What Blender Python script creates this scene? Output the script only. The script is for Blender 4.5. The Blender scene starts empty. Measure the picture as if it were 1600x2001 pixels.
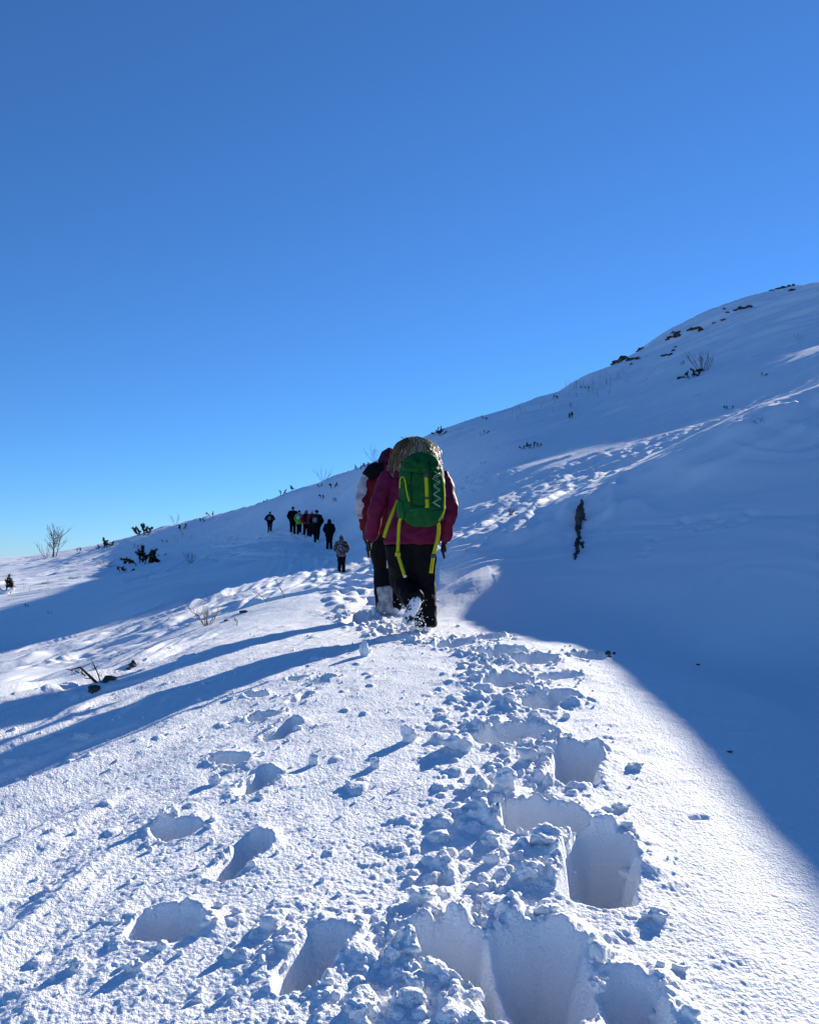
import bpy, bmesh, math, random
import numpy as np
from mathutils import Vector, Matrix

C = bpy.context.scene.collection
sc = bpy.context.scene
R = math.radians

# ------------------------------------------------------------------ camera, sky, sun, exposure
F = 1605.0                       # focal length in pixels of the 1600 x 2001 photograph
PITCH = math.atan(94.5 / F)      # camera tilts up 3.4 degrees
EYE = 1.5
cam = bpy.data.objects.new('camera', bpy.data.cameras.new('camera'))
C.objects.link(cam)
cam.location = (0, 0, EYE)
cam.rotation_euler = (math.pi / 2 + PITCH, 0, 0)
cam.data.sensor_fit = 'HORIZONTAL'
cam.data.sensor_width = 36
cam.data.lens = 36 * F / 1600
cam.data.clip_start = 0.05
cam.data.clip_end = 6000
sc.camera = cam

SUN_AZ = R(36.0)                 # to the right of straight ahead
SUN_EL = R(20.1)
world = bpy.data.worlds.new('World')
sc.world = world
world.use_nodes = True
wn = world.node_tree
wn.nodes.clear()
wo = wn.nodes.new('ShaderNodeOutputWorld')
bg = wn.nodes.new('ShaderNodeBackground')
sky = wn.nodes.new('ShaderNodeTexSky')
sky.sky_type = 'NISHITA'
sky.sun_disc = False
sky.sun_elevation = SUN_EL
sky.sun_rotation = SUN_AZ
sky.altitude = 1800
sky.air_density = 1.0
sky.dust_density = 0.0
sky.ozone_density = 10.0
gm = wn.nodes.new('ShaderNodeGamma')
gm.inputs['Gamma'].default_value = 0.93
tint = wn.nodes.new('ShaderNodeMix'); tint.data_type = 'RGBA'; tint.blend_type = 'MULTIPLY'
tint.inputs['Factor'].default_value = 1.0
for sck in tint.inputs:
    if sck.type == 'RGBA' and sck.identifier.startswith('B'): sck.default_value = (0.93, 1.06, 1.10, 1)
wn.links.new(sky.outputs[0], gm.inputs['Color'])
wn.links.new(gm.outputs[0], [q for q in tint.inputs if q.type == 'RGBA' and q.identifier.startswith('A')][0])
wn.links.new([q for q in tint.outputs if q.type == 'RGBA'][0], bg.inputs['Color'])
bg.inputs['Strength'].default_value = 0.092
wn.links.new(bg.outputs[0], wo.inputs[0])

sun = bpy.data.objects.new('sun', bpy.data.lights.new('sun', 'SUN'))
C.objects.link(sun)
sun.data.energy = 5.0
sun.data.angle = R(0.53)
sun.data.color = (1.0, 0.915, 0.79)
sdir = Vector((math.sin(SUN_AZ) * math.cos(SUN_EL), math.cos(SUN_AZ) * math.cos(SUN_EL), math.sin(SUN_EL)))
sun.rotation_euler = sdir.to_track_quat('Z', 'Y').to_euler()
sun.location = sdir * 60

sc.view_settings.view_transform = 'Standard'
sc.view_settings.look = 'None'
sc.view_settings.exposure = 0.80
sc.view_settings.gamma = 1
sc.view_settings.use_curve_mapping = False
try:
    sc.cycles.max_bounces = 8
    sc.cycles.diffuse_bounces = 5
    sc.cycles.use_denoising = True
except Exception:
    pass

# ------------------------------------------------------------------ small numeric helpers
def sstep(a, b, x):
    t = np.clip((x - a) / (b - a), 0, 1)
    return t * t * (3 - 2 * t)


def _hash(ix, iy, seed):
    h = (ix.astype(np.int64) * 374761393 + iy.astype(np.int64) * 668265263 + seed * 974634777) & 0xFFFFFFFF
    h = ((h ^ (h >> 13)) * 1274126177) & 0xFFFFFFFF
    return ((h ^ (h >> 16)) & 0xFFFFFF).astype(np.float32) / np.float32(0x1000000)


def perlin(x, y, seed=0):
    x = np.asarray(x, np.float32); y = np.asarray(y, np.float32)
    x0 = np.floor(x); y0 = np.floor(y)
    fx = x - x0; fy = y - y0
    u = fx * fx * fx * (fx * (fx * 6 - 15) + 10); v = fy * fy * fy * (fy * (fy * 6 - 15) + 10)
    def g(dx, dy):
        a = _hash(x0 + dx, y0 + dy, seed) * np.float32(6.2831853)
        return np.cos(a) * (fx - dx) + np.sin(a) * (fy - dy)
    a = g(0, 0); b = g(1, 0); c = g(0, 1); d = g(1, 1)
    return ((a + u * (b - a)) * (1 - v) + (c + u * (d - c)) * v) * 1.5


def fbm(x, y, octaves=3, seed=0, gain=0.5, lac=2.03):
    s = 0; a = 1.0
    for o in range(octaves):
        s = s + a * perlin(x, y, seed + o * 17)
        x = x * lac + 3.7; y = y * lac + 1.3; a *= gain
    return s


def worley(x, y, seed=0):
    """distance to the nearest scattered point, with a random number of that point"""
    x = np.asarray(x, np.float32); y = np.asarray(y, np.float32)
    x0 = np.floor(x); y0 = np.floor(y)
    best = np.full(x.shape, 9.0, np.float32); rnd = np.zeros(x.shape, np.float32)
    for dx in (-1, 0, 1):
        for dy in (-1, 0, 1):
            cx = x0 + dx; cy = y0 + dy
            px = cx + _hash(cx, cy, seed); py = cy + _hash(cx, cy, seed + 5)
            d = (px - x) ** 2 + (py - y) ** 2
            m = d < best
            best = np.where(m, d, best)
            rnd = np.where(m, _hash(cx, cy, seed + 11), rnd)
    return np.sqrt(best), rnd


def lumps(x, y, seed=0, thresh=0.0):
    """rounded clods of uneven height, 0..1"""
    d, r = worley(x, y, seed)
    h = np.clip(1 - (d / (0.35 + 0.3 * r)) ** 2, 0, 1) ** 0.6
    return h * np.where(r > thresh, 0.35 + 0.65 * r, 0)


# ------------------------------------------------------------------ pixel of the photograph -> ray
CP, SP = math.cos(PITCH), math.sin(PITCH)
def ray(px, py):
    u = (px - 800) / F; w = (1000.5 - py) / F
    dy = CP - w * SP; dz = SP + w * CP
    return u / dy, dz / dy          # x and z gained per metre straight ahead


def P(px, py, Y):
    a, b = ray(px, py)
    return (a * Y, Y, EYE + b * Y)


# ------------------------------------------------------------------ the lie of the land: smooth sheet through surveyed points
pts = []
def plate(x, Y):                    # the wind-packed crest we stand on
    l = max(0.0, -x)
    return 0.122 * Y - 0.026 * l * l - 0.004 * l
for Y in (-3, 0, 1.6, 3, 4.5, 6):
    for x in (-3.2, -2.0, -1.0, 0.0, 0.6):
        pts.append((x, Y, plate(x, Y)))
for Y in (7.3, 8.5):
    for x in (-2.0, -1.0, 0.0, 0.6):
        pts.append((x, Y, plate(x, Y) - 0.06 * (Y - 6.5)))
pts += [(0.2, 10, 1.08), (-1.2, 10, 1.08), (-0.6, 13, 1.22), (-1.8, 15.5, 1.10)]
def xe(Y): return 0.95 + 0.1275 * (Y - 2.2)
for Y in (-2, 0, 1.6, 3, 4.5, 6):
    for t, dr in ((0.0, 0.008), (0.25, 0.028), (0.5, 0.065), (0.8, 0.125), (1.15, 0.25), (1.7, 0.50), (2.3, 0.60)):
        pts.append((xe(Y) + t, Y, 0.122 * Y - dr))
for Y, k in ((7.3, 0.9), (8.6, 0.75)):
    for t, dr in ((-0.25, 0.015), (0.1, 0.10), (0.5, 0.26), (1.0, 0.46), (1.6, 0.58)):
        pts.append((xe(Y) + t, Y, 0.122 * Y - 0.06 * (Y - 6.5) - dr * k))
# head of the hollow and the drift wall
pts += [P(925, 1128, 9.8), P(1000, 1165, 9.2), P(1100, 1180, 9.3), P(1250, 1205, 9.2), P(1400, 1225, 8.9), P(1560, 1260, 8.6)]
pts += [P(950, 1100, 10.6), P(1050, 1090, 10.8), P(1200, 1085, 10.6), P(1400, 1075, 10.3), P(1600, 1050, 10.2)]
lip = [(880, 1092, 11.4), (1000, 1040, 12.1), (1130, 977, 12.8), (1300, 899, 13.5), (1440, 828, 14.1), (1510, 795, 14.6), (1600, 765, 15.4)]
pts += [P(*q) for q in lip]
pts += [(8.3, 15.8, 5.05), (9.25, 16.2, 5.52), (11.1, 17.1, 6.42), (12.45, 18.2, 7.27), (16, 19.5, 8.8), (22, 19, 9.8)]  # lip continued out of view, heights set so its shadow edge meets the shoulder
for px, py, Y in lip:               # the wall just under the lip, then the terrace behind it
    x, y, z = P(px, py, Y)
    k = min(1.0, max(0.25, (px - 880) / 300))
    pts.append((x - 0.25 * k, y - 0.65 * k, z - 0.52 * k))
    pts.append((x + 0.45, y + 0.9, z + 0.30))
pts += [(6, 6, 1.2), (9, 8, 2.4), (7.5, 1, 1.0), (6, -4, 0.6), (12, 4, 3.4), (3.2, -6, -1.0)]
# ski-track terrace
pts += [P(870, 1064, 14), P(1000, 1006, 16.6), P(1190, 922, 20), P(1400, 828, 22.5), P(1600, 744, 25), P(1100, 973, 15.6), P(1300, 887, 17.6), P(1500, 797, 18.5), P(1400, 840, 17.5), P(1600, 757, 19)]
# bowl on the left and the trodden way to the walkers
pts += [P(0, 1400, 6.6), P(60, 1370, 8.0), P(0, 1330, 10.5), P(180, 1300, 11), P(0, 1290, 14), P(300, 1248, 12), P(420, 1202, 12.5), P(150, 1245, 20), P(0, 1205, 28),
        P(300, 1176, 21), P(560, 1150, 13), P(540, 1132, 17.5),  P(690, 1132, 15), P(680, 1125, 20), P(668, 1117, 34),
        P(300, 1105, 55), P(120, 1130, 55), P(0, 1150, 50), P(420, 1060, 62), P(-300, 1260, 20), P(-400, 1180, 45)]
# crest line against the sky
crest = [(-600, 1112, 95), (-300, 1104, 94), (-100, 1097, 92), (0, 1092, 90), (60, 1087, 89), (180, 1070, 87), (300, 1036, 84), (380, 1014, 80), (500, 986, 71), (600, 952, 65), (720, 908, 58),
         (820, 867, 53), (900, 833, 53), (980, 805, 56), (1050, 776, 61), (1120, 747, 68), (1190, 718, 78), (1250, 688, 86), (1290, 663, 92), (1340, 629, 97), (1400, 602, 100), (1450, 585, 101), (1500, 572, 102), (1600, 553, 102), (1720, 542, 102), (1850, 550, 100), (2200, 590, 90)]
for q in crest:
    x, y, z = P(*q)
    pts.append((x, y, z))
    n = Vector((x, y, 0)).normalized()
    pts.append((x - n.x * 5, y - n.y * 5, z - (0.20 + 0.10 * (z > 9)) * 5 * min(1, z / 12 + 0.1)))
    pts.append((x + n.x * 14, y + n.y * 14, z + 0.3 * (z / 20) - 0.6))
    pts.append((x + n.x * 45, y + n.y * 45, z - 7))
_cx = [c[0] for c in crest]
_start = [(300, 1160, 25), (440, 1142, 18.5), (560, 1124, 21), (640, 1119, 25), (700, 1108, 21), (760, 1095, 20), (820, 1080, 16.5), (870, 1062, 14.6), (1000, 1003, 17.2), (1190, 919, 20.8), (1400, 824, 23.5), (1640, 722, 26.5)]
for px in (460, 560, 640, 700, 760, 820, 880, 960, 1050, 1150, 1250, 1350, 1450, 1550, 1640):     # body of the hill between its foot and the crest
    a = P(px, np.interp(px, [q[0] for q in _start], [q[1] for q in _start]), np.interp(px, [q[0] for q in _start], [q[2] for q in _start]))
    b = P(px, np.interp(px, _cx, [c[1] for c in crest]), np.interp(px, _cx, [c[2] for c in crest]))
    mid = {460: (1078, 54), 560: (1048, 49), 640: (1074, 43), 700: (1050, 40), 760: (1020, 37), 820: (990, 34), 880: (945, 32)}.get(px)
    knots = [a, P(px, *mid), b] if mid else [a, b]
    for a, b in zip(knots[:-1], knots[1:]):
        for t in (0.25, 0.5, 0.75, 1.0) if mid else (0.18, 0.38, 0.6, 0.8):
            if not (t == 1.0 and b is knots[-1]):
                sag = np.interp(t, (0, 0.18, 0.38, 0.6, 0.8, 1), (0, 0.42, 0.50, 0.30, 0.1, 0)) * np.interp(px, (940, 1050, 1200, 1650), (0, 0.2, 0.62, 1.15))
                if px > 1380: sag -= np.interp(t, (0.4, 0.6, 0.8, 1), (0, 0.5, 0.6, 0))
                pts.append((a[0] + (b[0] - a[0]) * t, a[1] + (b[1] - a[1]) * t, a[2] + (b[2] - a[2]) * t - sag))
pts += [(-60, 20, -3), (-60, 60, -1.5), (-30, -20, -4), (0, -40, -6), (40, -30, 3), (50, 14, 14), (-20, 2, -2.2), (-8, 4, -0.9), (-8, -4, -1.6), (0, -10, -1.4)]
pts = np.array(pts, float)


def tps_kernel(d2):
    d2 = np.maximum(d2, 1e-9)
    return 0.5 * d2 * np.log(d2)
_n = len(pts)
_A = np.zeros((_n + 3, _n + 3))
_d2 = (pts[:, None, 0] - pts[None, :, 0]) ** 2 + (pts[:, None, 1] - pts[None, :, 1]) ** 2
_rad = np.hypot(pts[:, 0], pts[:, 1])
_A[:_n, :_n] = tps_kernel(_d2) + np.diag(0.002 + 0.0008 * _rad ** 1.6)
_A[:_n, _n] = 1; _A[:_n, _n + 1] = pts[:, 0]; _A[:_n, _n + 2] = pts[:, 1]
_A[_n:, :_n] = _A[:_n, _n:].T
_w = np.linalg.solve(_A, np.concatenate([pts[:, 2], np.zeros(3)]))


def base_height(x, y):
    out = np.full(x.shape, _w[_n], np.float32) + (_w[_n + 1] * x + _w[_n + 2] * y).astype(np.float32)
    X = x.astype(np.float64); Yv = y.astype(np.float64)
    acc = _w[_n] + _w[_n + 1] * X + _w[_n + 2] * Yv
    for k in range(_n):
        d2 = (X - pts[k, 0]) ** 2 + (Yv - pts[k, 1]) ** 2
        np.maximum(d2, 1e-9, out=d2)
        acc += (0.5 * _w[k]) * d2 * np.log(d2)
    return acc

# ------------------------------------------------------------------ materials
def new_mat(name, color=(0.8, 0.8, 0.8), rough=0.6, spec=0.5):
    m = bpy.data.materials.new(name); m.use_nodes = True
    nt = m.node_tree
    b = nt.nodes['Principled BSDF']
    b.inputs['Base Color'].default_value = (*color, 1)
    b.inputs['Roughness'].default_value = rough
    b.inputs['Specular IOR Level'].default_value = spec
    return m, nt, b


def add_bump(nt, b, scale, dist, strength=1.0, detail=3, coords='Object', prev=None):
    tc = nt.nodes.new('ShaderNodeTexCoord'); n = nt.nodes.new('ShaderNodeTexNoise'); bp = nt.nodes.new('ShaderNodeBump')
    n.inputs['Scale'].default_value = scale; n.inputs['Detail'].default_value = detail
    bp.inputs['Strength'].default_value = strength; bp.inputs['Distance'].default_value = dist
    nt.links.new(tc.outputs[coords], n.inputs['Vector']); nt.links.new(n.outputs[0], bp.inputs['Height'])
    if prev is not None: nt.links.new(prev.outputs[0], bp.inputs['Normal'])
    nt.links.new(bp.outputs[0], b.inputs['Normal'])
    return bp


def snow_material(name):
    m, nt, b = new_mat(name, (0.87, 0.895, 0.922), 0.75, 0.8)
    bp = add_bump(nt, b, 95, 0.010, 0.85, 3)
    bp = add_bump(nt, b, 260, 0.004, 0.6, 2, prev=bp)
    return m


# ------------------------------------------------------------------ terrain sheet on a polar grid (finer where it is nearer)
FINE = 1.0                        # 1 = final density
az = list(np.arange(-31, 31.01, 0.09 * FINE))
step = 0.3; a = 31.0; out = []
while a < 179:
    step *= 1.13; a += step; out.append(min(a, 180.0))
az = np.radians(np.array([-q for q in out[::-1] if q < 180] + az + [q for q in out if q < 180] + [180.0]))
rr = [0.25]
while rr[-1] < 2600:
    r = rr[-1]
    if r < 1.7: d = 0.05
    elif r < 9: d = 0.0046 * (r / 2.5) ** 1.55
    elif r < 128: d = 0.0335 * (r / 9)
    else: d = 0.06 * r
    rr.append(r + d * FINE)
rr = np.array(rr)
AZ, RR = np.meshgrid(az, rr)
GX = (np.sin(AZ) * RR); GY = (np.cos(AZ) * RR)
# the smooth land, evaluated on a coarser polar grid and interpolated
_ca = np.unique(np.concatenate([az[::6], az[-1:], az[:1]])); _cr = np.unique(np.concatenate([rr[::4], rr[-1:]]))
_A, _R = np.meshgrid(_ca, _cr)
_Z = base_height(np.sin(_A) * _R, np.cos(_A) * _R)
_ra = np.stack([np.interp(az, _ca, row) for row in _Z])
_i = np.clip(np.searchsorted(_cr, rr) - 1, 0, len(_cr) - 2)
_t = ((rr - _cr[_i]) / (_cr[_i + 1] - _cr[_i]))[:, None]
GZ = _ra[_i] * (1 - _t) + _ra[_i + 1] * _t
far = sstep(150, 220, RR)
GZ = GZ * (1 - far) + far * np.clip(-22 - RR * 0.01, -45, 0)


def height(x, y):
    """height of the finished ground at one point"""
    r = math.hypot(x, y); a = math.atan2(x, y)
    i = int(np.clip(np.searchsorted(rr, r) - 1, 0, len(rr) - 2)); j = int(np.clip(np.searchsorted(az, a) - 1, 0, len(az) - 2))
    t = (r - rr[i]) / (rr[i + 1] - rr[i]); u = (a - az[j]) / (az[j + 1] - az[j])
    return float((GZ[i, j] * (1 - u) + GZ[i, j + 1] * u) * (1 - t) + (GZ[i + 1, j] * (1 - u) + GZ[i + 1, j + 1] * u) * t)


def at(px, py, near=1.2):
    """where the sight line through a pixel meets the ground (or passes closest over it)"""
    u, v = ray(px, py)
    a = math.atan(u)
    j = int(np.clip(np.searchsorted(az, a) - 1, 0, len(az) - 2)); f = (a - az[j]) / (az[j + 1] - az[j])
    col = GZ[:, j] * (1 - f) + GZ[:, j + 1] * f
    Y = rr * math.cos(a)
    gap = EYE + v * Y - col
    ok = (rr > near) & (rr < 132)
    hit = np.where(ok & (gap <= 0))[0]
    if len(hit):
        i = hit[0]; g0, g1 = gap[i - 1], gap[i]
        k = g0 / (g0 - g1) if g0 > g1 else 1
        y = Y[i - 1] + k * (Y[i] - Y[i - 1])
    else:
        q = np.where(ok, np.abs(gap) / np.maximum(Y, 1), 9); i = int(np.argmin(q)); y = Y[i]
    return Vector((u * y, y, height(u * y, y)))

BASE = GZ.copy()
def polyline(pix, x, y):
    """distance along and signed distance across a polyline of world points"""
    best = np.full(x.shape, 1e9); S = np.zeros(x.shape); D = np.zeros(x.shape); s0 = 0
    for (ax, ay), (bx, by) in zip(pix[:-1], pix[1:]):
        L = math.hypot(bx - ax, by - ay); tx, ty = (bx - ax) / L, (by - ay) / L
        s = np.clip((x - ax) * tx + (y - ay) * ty, 0, L)
        dx = x - ax - tx * s; dy = y - ay - ty * s
        d = np.hypot(dx, dy); m = d < best
        best = np.where(m, d, best); S = np.where(m, s0 + s, S); D = np.where(m, np.sign(tx * dy - ty * dx) * d, D)
        s0 += L
    return S, D


def XY(*pix):
    return [tuple(at(px, py)[:2]) for px, py in pix]

# --- wind work on the open slopes: long low drifts lying along the wind
def rotated(x, y, deg):
    c, s = math.cos(R(deg)), math.sin(R(deg))
    return x * s + y * c, x * c - y * s          # along, across
sel = np.where((RR > 6) & (RR < 132) & (np.abs(AZ) < 1.3))
x = GX[sel]; y = GY[sel]; r = RR[sel]
al, ac = rotated(x, y, 62)
k = sstep(9, 16, r)
d = (0.05 + 0.13 * sstep(24, 48, r)) * np.clip(fbm(al / 5.0, ac / 0.8, 3, 3) - 0.2, 0, 1) + 0.04 * np.clip(fbm(al / 2.0, ac / 0.45, 2, 9) - 0.3, 0, 1)
bx, by = rotated(x + 0.5 * perlin(x / 3, y / 3, 25), y, 55)
d += 0.22 * np.clip(fbm(bx / 5.0, by / 0.7, 2, 27) - 0.42, 0, 1) * sstep(17, 24, r)
d += 0.05 * fbm(x / 6, y / 6, 2, 21) * sstep(16, 30, r)
al, ac = rotated(x, y, 75)
d += 0.60 * np.clip(fbm(al / 14.0, ac / 2.2, 2, 33) + 0.1, 0, 1) * sstep(44, 62, r) * (1 - 0.8 * sstep(88, 104, r)) * sstep(14, 24, x)       # ribbed snow near the summit
_S, _D = polyline(XY((872, 1064), (1000, 1003), (1190, 920), (1400, 826), (1600, 744)), x, y)
k *= 0.12 + 0.88 * sstep(2.0, 5.0, np.abs(_D))
GZ[sel] += d * k

# --- sastrugi on the left flank of the crest
sel = np.where((RR > 2) & (RR < 26) & (GX < 0.6))
x = GX[sel]; y = GY[sel]; r = RR[sel]
flank = sstep(-0.9, -2.6, x + 0.10 * (y - 5)) * (1 - sstep(18, 26, r))
wx = 0.25 * fbm(x / 1.5, y / 1.5, 2, 51)
al, ac = rotated(x + wx, y, 29)
n1 = fbm(al / 5.0, ac / 0.40, 3, 41)
n2 = fbm(al / 2.2, ac / 0.15, 2, 47)
GZ[sel] += flank * (0.085 * np.clip(n1 + 0.05, -0.2, 1) + 0.034 * n2) + (1 - sstep(9, 13, r)) * 0.006 * fbm(al / 0.35, ac / 0.09, 2, 57) * sstep(0.8, -0.8, x)

# --- ski and boot tracks
def track(pix, half, amp, freq, seed, rough=0.4, stretch=0.25, iso=0.0):
    line = XY(*pix)
    xs = [q[0] for q in line]; ys = [q[1] for q in line]
    sel = np.where((GX > min(xs) - half) & (GX < max(xs) + half) & (GY > min(ys) - half) & (GY < max(ys) + half))
    x = GX[sel]; y = GY[sel]
    wob = 0.12 * fbm(x / 1.8, y / 1.8, 2, seed + 7)
    S, D = polyline(line, x + wob, y)
    m = sstep(half, half * 0.55, np.abs(D) + half * 0.35 * perlin(S / 1.6, D * 0.0 + seed, seed))
    g = fbm(D * freq, S * stretch, 2, seed)
    c = lumps(x * 5, y * 5, seed + 1, 0.35)
    GZ[sel] += m * amp * ((1 - rough) * g + rough * 0.7 * c)
    if iso:
        al, ac = rotated(x, y, 24)
        GZ[sel] += m * iso * (0.5 * fbm(al * 0.9, ac * 2.6, 2, seed + 3) + 0.7 * lumps(S * 0.55 + 0.4 * perlin(D * 3, S, seed), D * 3.4, seed + 4, 0.15) * 0.5 + 0.22 * lumps(x * 5.5, y * 5.5, seed + 5, 0.5))

track([(872, 1064), (1000, 1000), (1190, 920), (1400, 826), (1600, 744)], 2.8, 0.05, 3.2, 61, 0.25, 0.10, 0.075)
track([(900, 1060), (1050, 1005), (1250, 915), (1500, 793)], 1.2, 0.03, 5.0, 65, 0.3, 0.15)
# windrows thrown up along the ski tracks and the sharp lip of the drift
def windrows(pix, offs, seed):
    line = XY(*pix); xs = [q[0] for q in line]; ys = [q[1] for q in line]
    sel = np.where((GX > min(xs) - 3) & (GX < max(xs) + 3) & (GY > min(ys) - 3) & (GY < max(ys) + 3))
    x = GX[sel]; y = GY[sel]
    S, D = polyline(line, x, y)
    add = np.zeros(x.shape)
    for k, (o_, h_, w_) in enumerate(offs):
        wob = 0.16 * perlin(S / 2.6, S * 0 + k * 3.3, seed + k) + 0.04 * perlin(S / 0.5, S * 0 + k, seed + 20 + k)
        mod = np.clip(0.55 + 0.8 * perlin(S / 1.9, S * 0 + 7.7 * k, seed + 40 + k) + 0.3 * perlin(S / 0.5, S * 0 + 3.1 * k, seed + 60 + k), 0, 1.2)
        add = np.maximum(add, h_ * mod * np.exp(-((D - o_ - wob) / w_) ** 2))
    GZ[sel] += add
windrows([(872, 1064), (1000, 1000), (1190, 920), (1400, 826), (1600, 744)], [(-2.6, 0.06, 0.09), (-1.9, 0.08, 0.10), (-1.35, 0.10, 0.11), (-0.8, 0.06, 0.08), (-0.2, 0.10, 0.12), (0.4, 0.07, 0.09), (0.95, 0.10, 0.11), (1.5, 0.07, 0.09), (2.2, 0.08, 0.10), (3.0, 0.06, 0.10)], 301)
windrows([(900, 1084), (1000, 1040), (1130, 977), (1300, 899), (1440, 828), (1600, 765)], [(-0.1, 0.14, 0.15), (-0.65, 0.07, 0.10)], 401)
track([(960, 938), (880, 958), (720, 988), (620, 1035)], 0.9, 0.12, 2.2, 67, 0.6)
track([(740, 1190), (700, 1140), (668, 1120), (640, 1080), (600, 1062), (540, 1046)], 0.8, 0.09, 2.6, 71, 0.5, 0.6)
track([(640, 1085), (540, 1075), (420, 1090), (330, 1120)], 2.6, 0.16, 1.6, 73, 0.2, 0.22)
track([(600, 1080), (560, 1135), (440, 1195), (320, 1240), (200, 1272)], 1.3, 0.06, 3.4, 75, 0.2, 0.16)
track([(620, 1100), (470, 1160), (300, 1215), (100, 1270), (0, 1300)], 1.3, 0.08, 3.6, 79, 0.15, 0.14)
track([(330, 1075), (420, 1062), (520, 1046)], 0.8, 0.10, 2.2, 83, 0.3, 0.2)
track([(0, 1140), (120, 1110), (200, 1085), (330, 1045), (410, 1020)], 1.1, 0.16, 1.8, 85, 0.2, 0.15)

# --- wind-carved lines and old paw marks on the shaded drift wall
sel = np.where((GX > 1.0) & (GX < 9) & (GY > 8) & (GY < 15.5))
x = GX[sel]; y = GY[sel]; z = GZ[sel]
low = sstep(0.9, 1.5, z) * (1 - sstep(-0.25, 0.1, z - 1.2 - 0.47 * (x - 0.4)))
bend = z + 0.25 * fbm(x / 1.6, y / 1.6, 2, 191)
GZ[sel] += low * (0.035 * fbm(bend * 3.0, x * 0.35, 3, 193) + 0.03 * np.clip(perlin(bend * 1.1, x * 0.12, 197), 0, 1))
for px, py in ((1320, 1032), (1333, 1014), (1338, 1022), (1368, 1033), (1385, 1029), (1392, 1012), (1402, 1021), (1432, 1026), (1450, 1018), (1462, 1000), (1472, 1005), (1270, 1050), (1282, 1054), (1262, 1072), (1255, 1082)):
    p = at(px, py); x, y = GX[sel], GY[sel]
    GZ[sel] -= 0.05 * np.exp(-((x - p.x) / 0.07) ** 2 - ((y - p.y) / 0.05) ** 2)

# --- small crust texture on the near crest
sel = np.where((RR < 12) & (np.abs(AZ) < 0.8))
x = GX[sel]; y = GY[sel]; r = RR[sel]
plain = sstep(0.10, -0.03, x - 0.95 - 0.1275 * (y - 2.2))           # the rounded shoulder is smoother
fade = 1 - sstep(7, 12, r)
warp = 0.02 * fbm(x * 5, y * 5, 2, 101)
crust = 0.0024 * lumps(x * 38 + warp * 40, y * 38, 103, 0.0) + 0.0020 * perlin(x * 60, y * 60, 107)
crust += 0.005 * fbm(x * 3.2, y * 3.2, 3, 109)
al, ac = rotated(x + warp, y, 60)
crust += 0.012 * np.clip(fbm(al * 3.2, ac * 11, 2, 111) - 0.35, 0, 1)
GZ[sel] += fade * (crust * (0.8 + 0.2 * plain))

# --- footprints: (pixel of one end, pixel of the other end, radius, depth)
HOLES = [
    ((305, 1812), (345, 1812), 0.095, 0.22), ((588, 1905), (640, 1838), 0.080, 0.24), ((332, 1624), (358, 1622), 0.078, 0.20), ((440, 1704), (500, 1652), 0.062, 0.20),
    ((440, 1484), (464, 1484), 0.078, 0.16), ((478, 1548), (528, 1512), 0.055, 0.17), ((508, 1402), (522, 1400), 0.068, 0.15), ((533, 1444), (575, 1416), 0.052, 0.16),
    ((497, 1360), (508, 1359), 0.066, 0.14), ((574, 1371), (603, 1356), 0.050, 0.14), ((620, 1334), (640, 1326), 0.050, 0.12), ((575, 1326), (590, 1324), 0.05, 0.1),
    ((1172, 1655), (1172, 1742), 0.125, 0.46), ((1035, 1602), (1085, 1598), 0.135, 0.40), ((1127, 1478), (1120, 1520), 0.118, 0.38), ((965, 1444), (1040, 1432), 0.120, 0.30),
    ((1050, 1378), (1095, 1362), 0.115, 0.30), ((975, 1336), (1005, 1330), 0.115, 0.25), ((965, 1279), (990, 1275), 0.14, 0.25), ((1035, 1292), (1058, 1288), 0.13, 0.25),
    ((1148, 1285), (1166, 1280), 0.13, 0.22), ((1070, 1324), (1115, 1320), 0.09, 0.10),
    ((880, 1862), (940, 1892), 0.105, 0.30), ((1050, 1862), (1085, 1955), 0.125, 0.36), ((985, 1960), (1010, 1900), 0.085, 0.22), ((1225, 1945), (1250, 2020), 0.085, 0.26),
    ((1348, 1597), (1370, 1595), 0.028, 0.035), ((870, 1262), (900, 1256), 0.12, 0.18), ((760, 1250), (790, 1246), 0.13, 0.12), ((940, 1246), (960, 1244), 0.12, 0.2),
    ((690, 1215), (710, 1205), 0.12, 0.12), ((720, 1178), (735, 1170), 0.13, 0.15),
]
LEFT_TRAIL = 12
GZ0 = GZ.copy()
holes = []
for (a, b, rad, dep) in HOLES:
    holes.append((at(*a), at(*b), rad, dep))
sel = np.where((RR > 1.3) & (RR < 14) & (np.abs(AZ) < 0.7))
x = GX[sel]; y = GY[sel]
x = x + 0.026 * fbm(x * 6, y * 6, 2, 131); y = y + 0.026 * fbm(GX[sel] * 6, GY[sel] * 6, 2, 137)
soft = np.full(x.shape, 1e-30); wdep = np.zeros(x.shape); wrad = np.zeros(x.shape); dmin = np.full(x.shape, 9.0); side = np.zeros(x.shape); front = np.zeros(x.shape); deepest = np.zeros(x.shape)
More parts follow.
